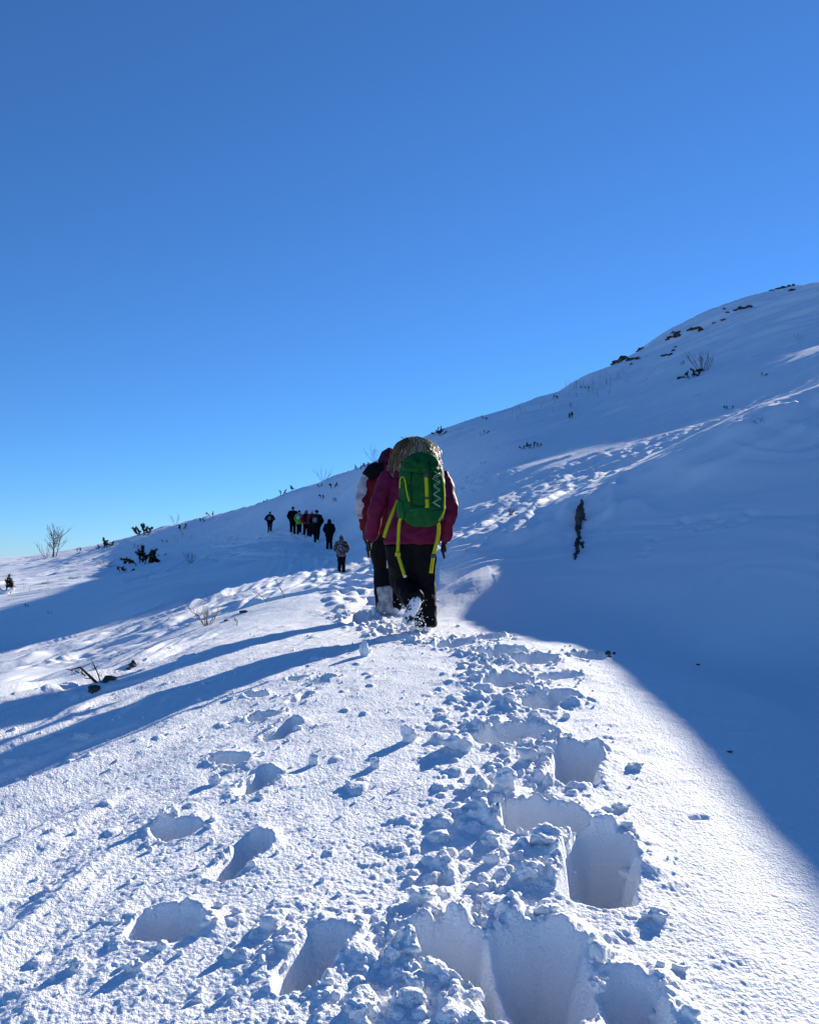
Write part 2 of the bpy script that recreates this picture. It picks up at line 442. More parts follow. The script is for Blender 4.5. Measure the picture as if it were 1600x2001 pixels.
for k, (a, b, rad, dep) in enumerate(holes):
    near = np.where((np.abs(x - (a.x + b.x) / 2) < 1.0) & (np.abs(y - (a.y + b.y) / 2) < 1.2))[0]
    X = x[near]; Yv = y[near]
    dx, dy = b.x - a.x, b.y - a.y; L2 = dx * dx + dy * dy + 1e-9
    t = np.clip(((X - a.x) * dx + (Yv - a.y) * dy) / L2, 0, 1)
    d = np.hypot(X - a.x - t * dx, Yv - a.y - t * dy) - rad
    kk = 0.016
    e = np.exp(np.clip(-d / kk, -60, 60))
    soft[near] += e; wdep[near] += e * dep * (1 - 0.25 * t); wrad[near] += e * rad
    m = d < dmin[near]
    dmin[near] = np.where(m, d, dmin[near])
    side[near] = np.where(m, (a.x + b.x) / 2 - X, side[near])
    front[near] = np.where(m, (Yv - (a.y + b.y) / 2) / (rad + 0.5 * abs(dy) + 0.05), front[near])
    deepest[near] = np.where(m, dep, deepest[near])
d = np.clip(-0.016 * np.log(soft), -0.4, 9); dep_ = wdep / soft; rad_ = np.maximum(wrad / soft, 0.02)
carve = dep_ * (0.66 * sstep(0.014, -0.085, d) + 0.34 * sstep(0.0, -1.0, d / rad_))
# snow thrown out round the holes: clods, more of them to the left of the deep trail
out_ = np.clip(dmin, 0, 9)
reach = np.where(deepest > 0.22, 0.08 + 0.08 * (side > 0), 0.045)
m = np.exp(-(out_ / reach) ** 1.5) * (dmin < 1) * np.clip(deepest / 0.3, 0.25, 1.1) * 0.85
wx = 0.03 * fbm(GX[sel] * 6, GY[sel] * 6, 2, 151)
cl = 0.048 * lumps(GX[sel] * 9 + wx * 9, GY[sel] * 9, 141, 0.45) + 0.022 * lumps(GX[sel] * 19, GY[sel] * 19, 143, 0.4) + 0.010 * lumps(GX[sel] * 42, GY[sel] * 42, 147, 0.1)
m *= np.where((deepest > 0) & (deepest < 0.05), 0, 1)
patch = sstep(-0.2, 0.35, fbm(GX[sel] * 4, GY[sel] * 4, 2, 153))
m *= 0.35 + 0.65 * sstep(-0.9, 0.1, front)
rim = m * (0.022 + cl * (0.35 + 0.65 * patch))
# loose crumbs scattered further out
trail = XY((860, 2000), (940, 1780), (990, 1620), (1010, 1500), (960, 1420), (1000, 1330), (960, 1268), (850, 1250), (780, 1240), (700, 1200))
S, D = polyline(trail, GX[sel], GY[sel])
sc_ = np.exp(-(np.clip(np.where(D > 0, D, -D * 1.3) - 0.1, 0, 9) / 0.26) ** 2)
crumbs = sc_ * (0.038 * lumps(GX[sel] * 12 + wx * 9, GY[sel] * 12, 161, 0.86) + 0.018 * lumps(GX[sel] * 26, GY[sel] * 26, 163, 0.8))
crumbs += (0.022 * lumps(GX[sel] * 9, GY[sel] * 9, 167, 0.992) + 0.012 * lumps(GX[sel] * 18, GY[sel] * 18, 169, 0.985)) * (1 - sstep(6, 9, RR[sel]))
crumbs *= 1 - 0.85 * sstep(-0.3, 0.0, GX[sel] - 0.95 - 0.1275 * (GY[sel] - 2.2))
keep = 1 - sstep(0, 0.05, carve)
GZ[sel] += keep * (rim + crumbs) - carve + (1 - keep) * (0.022 * fbm(GX[sel] * 6, GY[sel] * 6, 2, 171) + 0.008 * fbm(GX[sel] * 22, GY[sel] * 22, 2, 173))


def make_sheet(name, gx, gy, gz, mat):
    nr, na = gx.shape
    n = nr * na
    co = np.empty((n + 1, 3), np.float32)
    co[:n, 0] = gx.ravel(); co[:n, 1] = gy.ravel(); co[:n, 2] = gz.ravel()
    co[n] = (0, 0, gz[0].mean())
    i = np.arange(nr - 1)[:, None] * na; j = np.arange(na)[None, :]; j2 = (j + 1) % na
    quads = np.stack([i + j, i + na + j, i + na + j2, i + j2], -1).reshape(-1, 4)
    quads = quads[:, ::-1]
    tri = np.stack([np.full(na, n), np.arange(na), (np.arange(na) + 1) % na], -1)[:, ::-1]
    me = bpy.data.meshes.new(name)
    me.vertices.add(n + 1); me.vertices.foreach_set('co', co.ravel())
    loops = np.concatenate([quads.ravel(), tri.ravel()]).astype(np.int32)
    starts = np.concatenate([np.arange(len(quads)) * 4, len(quads) * 4 + np.arange(na) * 3]).astype(np.int32)
    me.loops.add(len(loops)); me.loops.foreach_set('vertex_index', loops)
    me.polygons.add(len(starts)); me.polygons.foreach_set('loop_start', starts)
    me.update(calc_edges=True)
    me.polygons.foreach_set('use_smooth', np.ones(len(me.polygons), bool))
    me.materials.append(mat)
    o = bpy.data.objects.new(name, me); C.objects.link(o)
    return o

snow = snow_material('snow')
ground = make_sheet('snow_ground', GX, GY, GZ, snow)
ground['kind'] = 'structure'
print('grid', GX.shape, 'tris', GX.size * 2)

# ------------------------------------------------------------------ builders
from mathutils import noise as mnoise


def tag(o, label, cat, group=None):
    o['label'] = label; o['category'] = cat
    if group: o['group'] = group
    return o


def link(name, me, mat=None, parent=None, loc=(0, 0, 0), smooth=True):
    o = bpy.data.objects.new(name, me); C.objects.link(o)
    if mat is not None:
        me.materials.clear(); me.materials.append(mat)
    if smooth and len(me.polygons):
        me.polygons.foreach_set('use_smooth', np.ones(len(me.polygons), bool))
    o.parent = parent; o.location = loc
    return o


def to_obj(name, bm, mat, parent=None, loc=(0, 0, 0), smooth=True):
    me = bpy.data.meshes.new(name)
    bm.normal_update(); bm.to_mesh(me); bm.free()
    return link(name, me, mat, parent, loc, smooth)


def empty(name, loc, rz=0.0, scale=1.0):
    o = bpy.data.objects.new(name, None); C.objects.link(o)
    o.location = loc; o.rotation_euler = (0, 0, rz); o.scale = (scale,) * 3
    o.empty_display_size = 0.1
    return o


def tube(bm, path, radii, n=10, ref=(1, 0, 0), cap=True, power=1.0):
    """rings along a path; each radius is a number or (sideways, other way)"""
    path = [Vector(p) for p in path]; ref = Vector(ref); rings = []
    for i, p in enumerate(path):
        t = (path[min(i + 1, len(path) - 1)] - path[max(i - 1, 0)]).normalized()
        s = ref - t * ref.dot(t)
        if s.length < 1e-3: s = Vector((0, 1, 0)) - t * t.y
        s.normalize(); o = t.cross(s)
        r = radii[i]; rx, ry = (r, r) if not isinstance(r, (tuple, list)) else r
        ring = []
        for k in range(n):
            a = 2 * math.pi * k / n; c, q = math.cos(a), math.sin(a)
            if power != 1.0:
                c = math.copysign(abs(c) ** power, c); q = math.copysign(abs(q) ** power, q)
            ring.append(bm.verts.new(p + s * (rx * c) + o * (ry * q)))
        rings.append(ring)
    for a, b in zip(rings[:-1], rings[1:]):
        for k in range(n):
            bm.faces.new((a[k], a[(k + 1) % n], b[(k + 1) % n], b[k]))
    if cap:
        bm.faces.new(rings[0][::-1]); bm.faces.new(rings[-1])
    return rings


def smooth_path(path, radii, m=4):
    """Catmull-Rom through the points, radii interpolated with them"""
    P_ = [Vector(p) for p in path]; out = []; rad = []
    tup = [r if isinstance(r, (tuple, list)) else (r, r) for r in radii]
    for i in range(len(P_) - 1):
        p0 = P_[max(i - 1, 0)]; p1 = P_[i]; p2 = P_[i + 1]; p3 = P_[min(i + 2, len(P_) - 1)]
        for k in range(m):
            t = k / m
            out.append(0.5 * ((2 * p1) + (p2 - p0) * t + (2 * p0 - 5 * p1 + 4 * p2 - p3) * t * t + (3 * p1 - p0 - 3 * p2 + p3) * t ** 3))
            rad.append(tuple(tup[i][q] * (1 - t) + tup[i + 1][q] * t for q in (0, 1)))
    out.append(P_[-1]); rad.append(tup[-1])
    return out, rad


def limb(bm, path, radii, n=10, ref=(1, 0, 0), m=4):
    p, r = smooth_path(path, radii, m)
    tube(bm, p, r, n, ref)


def fused(bm, voxel, smooth=4, wrinkle=0.0, wscale=8.0, seed=0, stretch=(1, 1, 1)):
    """merge overlapping tubes into one continuous skin, then fold and wrinkle it"""
    bm.normal_update()
    bmesh.ops.recalc_face_normals(bm, faces=bm.faces)
    me = bpy.data.meshes.new('tmp'); bm.to_mesh(me); bm.free()
    o = bpy.data.objects.new('tmp', me); C.objects.link(o)
    md = o.modifiers.new('r', 'REMESH'); md.mode = 'VOXEL'; md.voxel_size = voxel
    if smooth:
        sm = o.modifiers.new('s', 'SMOOTH'); sm.iterations = smooth; sm.factor = 0.5
    dg = bpy.context.evaluated_depsgraph_get(); dg.update()
    res = bpy.data.meshes.new_from_object(o.evaluated_get(dg))
    bpy.data.objects.remove(o); bpy.data.meshes.remove(me)
    if wrinkle and len(res.vertices):
        n = len(res.vertices)
        co = np.empty(n * 3, np.float32); no = np.empty(n * 3, np.float32)
        res.vertices.foreach_get('co', co); res.vertices.foreach_get('normal', no)
        co = co.reshape(-1, 3); no = no.reshape(-1, 3)
        off = Vector((seed * 3.1, seed * 1.7, seed * 2.3))
        w = np.array([mnoise.noise(Vector((c[0] * wscale * stretch[0], c[1] * wscale * stretch[1], c[2] * wscale * stretch[2])) + off) for c in co], np.float32)
        w2 = np.array([mnoise.noise(Vector((c[0] * wscale * 2.4, c[1] * wscale * 2.4, c[2] * wscale * 3.2)) + off) for c in co], np.float32)
        co += no * (wrinkle * (1 - 2.2 * np.abs(w)) * 0.7 + wrinkle * 0.5 * w2)[:, None]
        res.vertices.foreach_set('co', co.ravel()); res.update()
    return res


def ribbon(bm, path, width, thick=0.004, side=(1, 0, 0), m=4):
    p, _ = smooth_path(path, [1] * len(path), m)
    tube(bm, p, [(width / 2, thick / 2)] * len(p), 4, side)


def rbox(bm, c, size, rot=None, bevel=0.0):
    r = bmesh.ops.create_cube(bm, size=1.0)
    M = Matrix.Translation(c) @ (rot.to_matrix().to_4x4() if rot else Matrix()) @ Matrix.Diagonal((*size, 1))
    bmesh.ops.transform(bm, matrix=M, verts=r['verts'])
    if bevel:
        es = list({e for v in r['verts'] for e in v.link_edges})
        bmesh.ops.bevel(bm, geom=es, offset=bevel, segments=2, affect='EDGES', profile=0.6)


def blob(bm, c, size, seed, sub=2, rough=0.35, squash=(1, 1, 1)):
    r = bmesh.ops.create_icosphere(bm, subdivisions=sub, radius=1.0)
    off = Vector((seed * 7.31 % 91, seed * 3.77 % 83, seed * 5.13 % 77))
    for v in r['verts']:
        d = v.co.normalized()
        k = 1 + rough * mnoise.noise(d * 1.3 + off) * 1.6 + rough * 0.8 * mnoise.noise(d * 2.9 + off) + rough * 0.35 * mnoise.noise(d * 6.5 + off)
        v.co = Vector(c) + Vector((d.x * squash[0], d.y * squash[1], d.z * squash[2])) * (size * k)
    return r['verts']


# ------------------------------------------------------------------ materials of things
def cloth(name, col, rough=0.75, var=0.15, scale=40):
    m, nt, b = new_mat(name, col, rough, 0.08)
    tc = nt.nodes.new('ShaderNodeTexCoord'); n = nt.nodes.new('ShaderNodeTexNoise'); mx = nt.nodes.new('ShaderNodeMix')
    mx.data_type = 'RGBA'
    n.inputs['Scale'].default_value = scale; n.inputs['Detail'].default_value = 4
    nt.links.new(tc.outputs['Object'], n.inputs['Vector'])
    cr = [q for q in mx.inputs if q.type == 'RGBA']
    cr[0].default_value = (*[c * (1 - var) for c in col], 1); cr[1].default_value = (*[min(1, c * (1 + var)) for c in col], 1)
    nt.links.new(n.outputs[0], mx.inputs[0])
    nt.links.new([q for q in mx.outputs if q.type == 'RGBA'][0], b.inputs['Base Color'])
    add_bump(nt, b, scale * 5, 0.002, 0.4, 2)
    return m


def patchy(name, cols, scale, thresholds, rough=0.8, stretch=(1, 1, 1), detail=3):
    """a few colours in ragged patches (camouflage, bark, rock, snow-caked cloth)"""
    m, nt, b = new_mat(name, cols[0], rough, 0.12)
    tc = nt.nodes.new('ShaderNodeTexCoord'); mp = nt.nodes.new('ShaderNodeMapping'); n = nt.nodes.new('ShaderNodeTexNoise'); r = nt.nodes.new('ShaderNodeValToRGB')
    mp.inputs['Scale'].default_value = stretch
    n.inputs['Scale'].default_value = scale; n.inputs['Detail'].default_value = detail
    nt.links.new(tc.outputs['Object'], mp.inputs['Vector']); nt.links.new(mp.outputs[0], n.inputs['Vector']); nt.links.new(n.outputs[0], r.inputs[0])
    e = r.color_ramp.elements
    e[0].position = 0.0; e[0].color = (*cols[0], 1); e[1].position = thresholds[0]; e[1].color = (*cols[1], 1)
    for c, t in zip(cols[2:], thresholds[1:]):
        q = e.new(t); q.color = (*c, 1)
    nt.links.new(r.outputs[0], b.inputs['Base Color'])
    add_bump(nt, b, scale * 2, 0.02, 0.5, 4)
    return m

M_black = cloth('black_cloth', (0.005, 0.005, 0.006), 0.7)
M_char = cloth('charcoal_cloth', (0.016, 0.016, 0.019), 0.75)
M_purple = cloth('plum_jacket_cloth', (0.135, 0.010, 0.040), 0.55, 0.12)
M_plumdark = cloth('dark_plum_cloth', (0.065, 0.008, 0.026), 0.6, 0.12)
M_red = cloth('red_jacket_cloth', (0.11, 0.008, 0.011), 0.65)
M_crimson = cloth('crimson_cloth', (0.22, 0.02, 0.035), 0.7)
M_white = cloth('white_cloth', (0.62, 0.62, 0.64), 0.7)
M_sleeve = patchy('grey_white_sleeve', [(0.05, 0.05, 0.055), (0.30, 0.30, 0.32), (0.42, 0.42, 0.45)], 7, (0.40, 0.52), 0.7, (1, 1, 2.5))
M_green = cloth('green_pack_cloth', (0.007, 0.080, 0.018), 0.55, 0.2, 25)
M_greenlow = cloth('light_green_pack_cloth', (0.010, 0.105, 0.028), 0.55, 0.15, 25)
M_lime = cloth('lime_webbing', (0.42, 0.43, 0.02), 0.6, 0.1)
M_limecloth = cloth('lime_cloth', (0.22, 0.42, 0.03), 0.7)
M_grey = cloth('grey_cloth', (0.22, 0.22, 0.24), 0.75)
M_glove = cloth('dark_glove_cloth', (0.03, 0.028, 0.02), 0.7)
M_plastic, _, _b = new_mat('black_plastic', (0.02, 0.02, 0.022), 0.35, 0.5)
M_cord, _, _b = new_mat('pale_cord', (0.45, 0.62, 0.40), 0.4, 0.5)
M_skin, _, _b = new_mat('skin', (0.45, 0.27, 0.20), 0.55, 0.4)
M_camo = patchy('camouflage_cloth', [(0.012, 0.012, 0.014), (0.012, 0.012, 0.014), (0.10, 0.10, 0.12), (0.24, 0.24, 0.27)], 14, (0.45, 0.52, 0.66), 0.8)
M_boot = patchy('snow_caked_boot', [(0.02, 0.02, 0.022), (0.03, 0.03, 0.03), (0.8, 0.82, 0.86)], 22, (0.38, 0.47), 0.7)
M_gaiter = patchy('snow_dusted_gaiter', [(0.12, 0.125, 0.14), (0.2, 0.205, 0.22), (0.4, 0.42, 0.46)], 12, (0.4, 0.6), 0.7)
M_rock = patchy('dark_rock', [(0.018, 0.016, 0.015), (0.04, 0.034, 0.03), (0.10, 0.085, 0.075)], 3.0, (0.42, 0.66), 0.85)
M_bark = patchy('dark_bark', [(0.018, 0.013, 0.010), (0.05, 0.037, 0.028), (0.09, 0.07, 0.055)], 9, (0.45, 0.7), 0.9, (1, 1, 0.2))
M_birch = patchy('pale_twig_bark', [(0.05, 0.038, 0.03), (0.10, 0.08, 0.065), (0.2, 0.17, 0.145)], 6, (0.45, 0.7), 0.9, (1, 1, 0.3))
M_needle = patchy('dark_needles', [(0.010, 0.013, 0.006), (0.03, 0.03, 0.012), (0.075, 0.055, 0.025)], 8, (0.45, 0.68), 0.7)
M_straw = patchy('dry_straw', [(0.10, 0.075, 0.045), (0.2, 0.16, 0.10), (0.3, 0.25, 0.16)], 5, (0.4, 0.7), 0.8)
M_leaf = patchy('dead_leaf', [(0.06, 0.03, 0.015), (0.12, 0.06, 0.03)], 20, (0.5,), 0.8)
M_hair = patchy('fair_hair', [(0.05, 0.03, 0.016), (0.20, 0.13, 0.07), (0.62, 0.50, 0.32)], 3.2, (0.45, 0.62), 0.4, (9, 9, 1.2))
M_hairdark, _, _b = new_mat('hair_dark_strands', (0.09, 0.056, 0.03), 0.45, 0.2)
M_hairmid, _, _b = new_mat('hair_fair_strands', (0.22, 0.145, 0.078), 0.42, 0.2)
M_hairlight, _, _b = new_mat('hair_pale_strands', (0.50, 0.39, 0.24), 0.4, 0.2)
M_hairbrown = patchy('brown_hair', [(0.03, 0.018, 0.01), (0.10, 0.06, 0.03), (0.42, 0.32, 0.2)], 4, (0.45, 0.7), 0.5, (6, 6, 1))


# ------------------------------------------------------------------ people
def glove_bm(bm, wrist, tip_dir, side, s=1.0):
    """palm, four bent fingers and a thumb, hanging from the wrist"""
    w = Vector(wrist); d = Vector(tip_dir).normalized(); sd = Vector(side).normalized(); nrm = d.cross(sd).normalized()
    tube(bm, [w - d * 0.03, w + d * 0.03 * s, w + d * 0.085 * s, w + d * 0.10 * s], [(0.033 * s, 0.03 * s), (0.04 * s, 0.026 * s), (0.046 * s, 0.024 * s), (0.04 * s, 0.018 * s)], 10, sd)
    for k, L in zip((-1.5, -0.5, 0.5, 1.5), (0.062, 0.075, 0.07, 0.055)):
        b = w + d * 0.085 * s + sd * (k * 0.0225 * s)
        tube(bm, [b, b + d * L * 0.5 * s + nrm * 0.006, b + d * L * s + nrm * 0.022 * s], [0.0125 * s, 0.012 * s, 0.009 * s], 7, sd)
    b = w + d * 0.03 * s - sd * 0.03 * s
    tube(bm, [b, b + d * 0.035 * s - sd * 0.03 * s + nrm * 0.01, b + d * 0.07 * s - sd * 0.034 * s + nrm * 0.02], [0.016 * s, 0.015 * s, 0.011 * s], 7, sd)


def head_bm(bm, neck, c, fwd=(0, 1, 0)):
    """neck, skull with jaw, nose and ears around the head centre c"""
    n = Vector(neck); c = Vector(c); f = Vector(fwd).normalized(); s = Vector((f.y, -f.x, 0)).normalized()
    tube(bm, [n - Vector((0, 0, 0.05)), n + (c - n) * 0.5 - f * 0.015, c - Vector((0, 0, 0.07)) - f * 0.01], [0.062, 0.055, 0.06], 10)
    z = [-0.115, -0.10, -0.06, -0.01, 0.04, 0.085, 0.11, 0.12]
    rx = [0.025, 0.045, 0.062, 0.072, 0.075, 0.062, 0.036, 0.012]
    ry = [0.03, 0.055, 0.08, 0.092, 0.096, 0.08, 0.045, 0.014]
    of = [0.045, 0.035, 0.012, 0.0, -0.006, -0.008, -0.008, -0.008]
    tube(bm, [c + Vector((0, 0, a)) + f * o for a, o in zip(z, of)], list(zip(rx, ry)), 14, s)
    tube(bm, [c + f * 0.088 + Vector((0, 0, 0.015)), c + f * 0.108 - Vector((0, 0, 0.02)), c + f * 0.09 - Vector((0, 0, 0.03))], [0.008, 0.014, 0.010], 6, s)
    for q in (-1, 1):
        tube(bm, [c + s * q * 0.072 + Vector((0, 0, 0.025)), c + s * q * 0.083, c + s * q * 0.073 - Vector((0, 0, 0.03))], [0.010, 0.014, 0.009], 6, f)


def make_person(name, J, mats, voxel, style):
    """body (one continuous mesh) with jacket, trousers, boots, gloves and head-dress as its parts"""
    V = {k: Vector(v) for k, v in J.items()}
    b = bmesh.new()
    tube(b, [V['hip'] - Vector((0, 0, 0.06)), V['hip'] + Vector((0, 0, 0.05)), V['waist'], V['chest'], V['neck'] - Vector((0, 0, 0.04)), V['neck']],
         [(0.12, 0.09), (0.15, 0.10), (0.125, 0.09), (0.155, 0.10), (0.10, 0.07), (0.05, 0.05)], 14)
    head_bm(b, V['neck'], V['head'], style.get('face', (0, 1, 0)))
    for s in 'lr':
        limb(b, [V['chest'] + (V['sh_' + s] - V['chest']) * 0.5 + Vector((0, 0, 0.03)), V['sh_' + s], V['el_' + s], V['wr_' + s]], [0.06, 0.055, 0.042, 0.030], 10)
        glove_bm(b, V['wr_' + s], V['wr_' + s] - V['el_' + s] * 0.4 - V['wr_' + s] * 0.6, (0, 1, 0), 0.86)
        limb(b, [V['hip_' + s], V['kn_' + s], V['an_' + s]], [0.085, 0.055, 0.038], 10)
        limb(b, [V['an_' + s], V['toe_' + s]], [0.04, 0.03], 8)
    me = fused(b, max(voxel, 0.011), 2)
    root = link(name, me, mats['skin'])
    # trousers
    b = bmesh.new(); k = style.get('legs', 1.0)
    tube(b, [V['hip'] + Vector((0, 0, 0.12)), V['hip'] + Vector((0, 0, 0.02)), V['hip'] - Vector((0, 0, 0.09))], [(0.17, 0.125), (0.185, 0.14), (0.165, 0.125)], 16)
    for s in 'lr':
        limb(b, [V['hip_' + s] + Vector((0, 0, 0.02)), (V['hip_' + s] + V['kn_' + s]) / 2, V['kn_' + s], V['an_' + s] * 0.8 + V['kn_' + s] * 0.2, V['an_' + s]], [0.115 * k, 0.105 * k, 0.088 * k, 0.082 * k, 0.080 * k], 12)
    link('trousers', fused(b, voxel, 3, style.get('wr', 0.01), 9, 3, (1, 1, 0.6)), mats['trousers'], root)
    # jacket
    b = bmesh.new(); w = style.get('bulk', 1.0); hem = V['hip'] + Vector((0, 0, style.get('hem', -0.06)))
    tube(b, [hem, hem + Vector((0, 0, 0.10)), V['waist'], V['chest'], V['chest'] * 0.45 + V['neck'] * 0.55, V['neck'] - Vector((0, 0, 0.02)), V['neck'] + Vector((0, 0, 0.05))],
         [(0.215 * w, 0.165 * w), (0.205 * w, 0.16 * w), (0.19 * w, 0.155 * w), (0.215 * w, 0.16 * w), (0.18 * w, 0.13 * w), (0.095, 0.085), (0.075, 0.075)], 18)
    for s in 'lr':
        limb(b, [V['chest'] * 0.4 + V['neck'] * 0.2 + V['sh_' + s] * 0.4, V['sh_' + s], (V['sh_' + s] + V['el_' + s]) / 2, V['el_' + s], (V['wr_' + s] + V['el_' + s]) / 2, V['wr_' + s]],
             [0.085 * w, 0.088 * w, 0.074 * w, 0.064 * w, 0.055 * w, 0.046 * w], 12)
    link('jacket', fused(b, voxel, 3, style.get('wr', 0.01), 7, 1, (1, 1, 1.5)), mats['jacket'], root)
    for s in 'lr':
        b = bmesh.new(); limb(b, [V['an_' + s] + (V['kn_' + s] - V['an_' + s]) * 0.35, V['an_' + s], V['an_' + s] * 0.5 + V['toe_' + s] * 0.5, V['toe_' + s]], [0.062, 0.055, 0.052, 0.040], 10)
        link('boot', fused(b, max(voxel * 0.7, 0.01), 2), mats['boot'], root)
        b = bmesh.new(); glove_bm(b, V['wr_' + s], V['wr_' + s] - V['el_' + s] * 0.4 - V['wr_' + s] * 0.6, (0, 1, 0), 1.05)
        link('glove', fused(b, 0.007 if voxel < 0.02 else 0.015, 1), mats['glove'], root)
    h = V['head']; hd = style.get('headgear')
    b = bmesh.new()
    if hd == 'hood':
        tube(b, [V['neck'] - Vector((0, 0.02, 0.03)), V['neck'] + Vector((0, -0.02, 0.05)), h + Vector((0, -0.015, -0.05)), h + Vector((0, -0.015, 0.04)), h + Vector((0, -0.01, 0.11)), h + Vector((0, 0, 0.15))],
             [(0.14, 0.12), (0.115, 0.11), (0.115, 0.12), (0.112, 0.122), (0.075, 0.085), (0.02, 0.02)], 14)
        link('hood', fused(b, voxel, 2, style.get('wr', 0.01) * 0.6, 9, 5), mats['head'], root)
    elif hd == 'hat':
        tube(b, [h + Vector((0, 0, 0.0)), h + Vector((0, -0.004, 0.04)), h + Vector((0, -0.008, 0.10)), h + Vector((0, -0.008, 0.14))], [(0.094, 0.11), (0.096, 0.112), (0.075, 0.088), (0.02, 0.02)], 14)
        link('knit_hat', fused(b, min(voxel, 0.02), 1), mats['head'], root)
    elif hd == 'hair':
        tube(b, [h + Vector((0, -0.06, -0.30)), h + Vector((0, -0.055, -0.15)), h + Vector((0, -0.03, -0.02)), h + Vector((0, -0.015, 0.07)), h + Vector((0, -0.01, 0.13))],
             [(0.085, 0.05), (0.12, 0.075), (0.105, 0.105), (0.092, 0.1), (0.03, 0.03)], 14)
        link('hair', fused(b, min(voxel, 0.02), 1, 0.02, 14, 2, (1, 1, 0.3)), mats['head'], root)
    return root, V


# ------------------------------------------------------------------ plants and rocks
def branch_rec(bm, p, d, L, r, depth, rng, up=0.15, spread=0.5, kids=4, n=4, taper=0.35):
    steps = 4; pts_ = [Vector(p)]; dd = Vector(d).normalized()
    for i in range(steps):
        dd = (dd + Vector((rng.gauss(0, 0.10), rng.gauss(0, 0.10), rng.gauss(0, 0.08) + up * 0.15))).normalized()
        pts_.append(pts_[-1] + dd * (L / steps))
    tube(bm, pts_, [r * (1 - (1 - taper) * i / steps) for i in range(steps + 1)], n)
    if depth > 0:
        for k in range(kids):
            t = 0.25 + 0.75 * (k + rng.random()) / kids
            i = min(int(t * steps), steps - 1); q = pts_[i].lerp(pts_[i + 1], t * steps - i)
            ax = Vector((rng.gauss(0, 1), rng.gauss(0, 1), rng.gauss(0, 0.5))).normalized()
            nd = (dd + ax * spread + Vector((0, 0, up))).normalized()
            branch_rec(bm, q, nd, L * rng.uniform(0.4, 0.65) * (1.15 - 0.5 * t), r * 0.5, depth - 1, rng, up, spread, max(2, kids - 1), max(3, n - 1), 0.4)


def bare_bush(pos, h, width, label, seed, stems=5, mat=None, depth=2, lean=(0, 0), group=None, thick=1.0, name='bare_shrub'):
    rng = random.Random(seed); root = empty(name, pos, rng.uniform(0, 6) * 0)
    for k in range(stems):
        bm = bmesh.new()
        x = (k - (stems - 1) / 2) / max(1, stems - 1) if stems > 1 else 0
        d = Vector((x * width / h * 1.5 + rng.gauss(0, 0.12) + lean[0], rng.gauss(0, 0.25) + lean[1], 1))
        branch_rec(bm, (x * width * 0.3, rng.gauss(0, 0.03) * h, -0.05 * h), d, h * rng.uniform(0.75, 1.05), 0.016 * h ** 0.5 * thick * rng.uniform(0.7, 1.1), depth, rng, 0.25, 0.55, 4)
        to_obj('stem', bm, mat or M_bark, root)
    return tag(root, label, 'bush', group)


def needle_limb(root, p, d, L, seed, dense=1.0):
    """a crooked limb closely set with short needles"""
    rng = random.Random(seed); bm = bmesh.new(); fo = bmesh.new()
    pts_ = [Vector(p)]; dd = Vector(d).normalized(); n = 6
    for i in range(n):
        dd = (dd + Vector((rng.gauss(0, 0.2), rng.gauss(0, 0.2), rng.gauss(0, 0.16)))).normalized()
        pts_.append(pts_[-1] + dd * (L / n))
    tube(bm, pts_, [0.035 * L * (1 - 0.75 * i / n) + 0.004 for i in range(n + 1)], 5)
    arms = [(pts_, L)]
    for k in range(4):
        i = rng.randint(2, n - 1); q = pts_[i]
        e = q + (dd * 0.7 + Vector((rng.gauss(0, 0.6), rng.gauss(0, 0.6), rng.gauss(0.1, 0.5)))).normalized() * L * rng.uniform(0.22, 0.42)
        tube(bm, [q, q.lerp(e, 0.5) + Vector((0, 0, rng.gauss(0, 0.03) * L)), e], [0.016 * L + 0.003, 0.012 * L + 0.002, 0.004], 4)
        arms.append(([q, q.lerp(e, 0.5), e], L * 0.35))
    for path, l_ in arms:
        for k in range(int(110 * dense * l_ / L) + 22):
            t = (0.25 + 0.75 * rng.random()) * (len(path) - 1); i = min(int(t), len(path) - 2)
            q = path[i].lerp(path[i + 1], t - i); ax = (path[i + 1] - path[i]).normalized()
            r = Vector((rng.gauss(0, 1), rng.gauss(0, 1), rng.gauss(0, 1))); r = (r - ax * r.dot(ax)).normalized()
            e = (ax * 0.8 + r).normalized() * L * rng.uniform(0.09, 0.18); s = ax.cross(r) * L * 0.03
            a = [fo.verts.new(q - s), fo.verts.new(q + s), fo.verts.new(q + e + s * 0.3), fo.verts.new(q + e - s * 0.3)]
            fo.faces.new(a)
    br = to_obj('branch', bm, M_bark, root)
    to_obj('foliage', fo, M_needle, br, smooth=False)
    return br


def dwarf_pine(px, py, wpx, hpx, label, seed, limbs=4, group=None):
    """scrub conifer sticking out of the snow, sized by how wide and tall it shows"""
    g = at(px, py); sc1 = g.y / F; rng = random.Random(seed)
    root = empty('dwarf_pine', g)
    W, H = wpx * sc1, hpx * sc1
    for k in range(limbs):
        x = ((k + 0.5) / limbs - 0.5)
        L = max(W * 0.35, H) * rng.uniform(0.7, 1.05)
        q = at(px + x * wpx * 0.75, py + rng.uniform(-0.15, 0.1) * hpx) - g
        if q.length > 2.0 * W + 0.3: q = Vector((x * W * 0.75, 0, 0))
        needle_limb(root, q - Vector((0, 0, 0.05 * L)), (x * 1.6 + rng.gauss(0, 0.3), rng.gauss(0, 0.3), 1.0 * H / max(W * 0.5, H) + 0.15), L, seed * 31 + k)
    return tag(root, label, 'shrub', group)


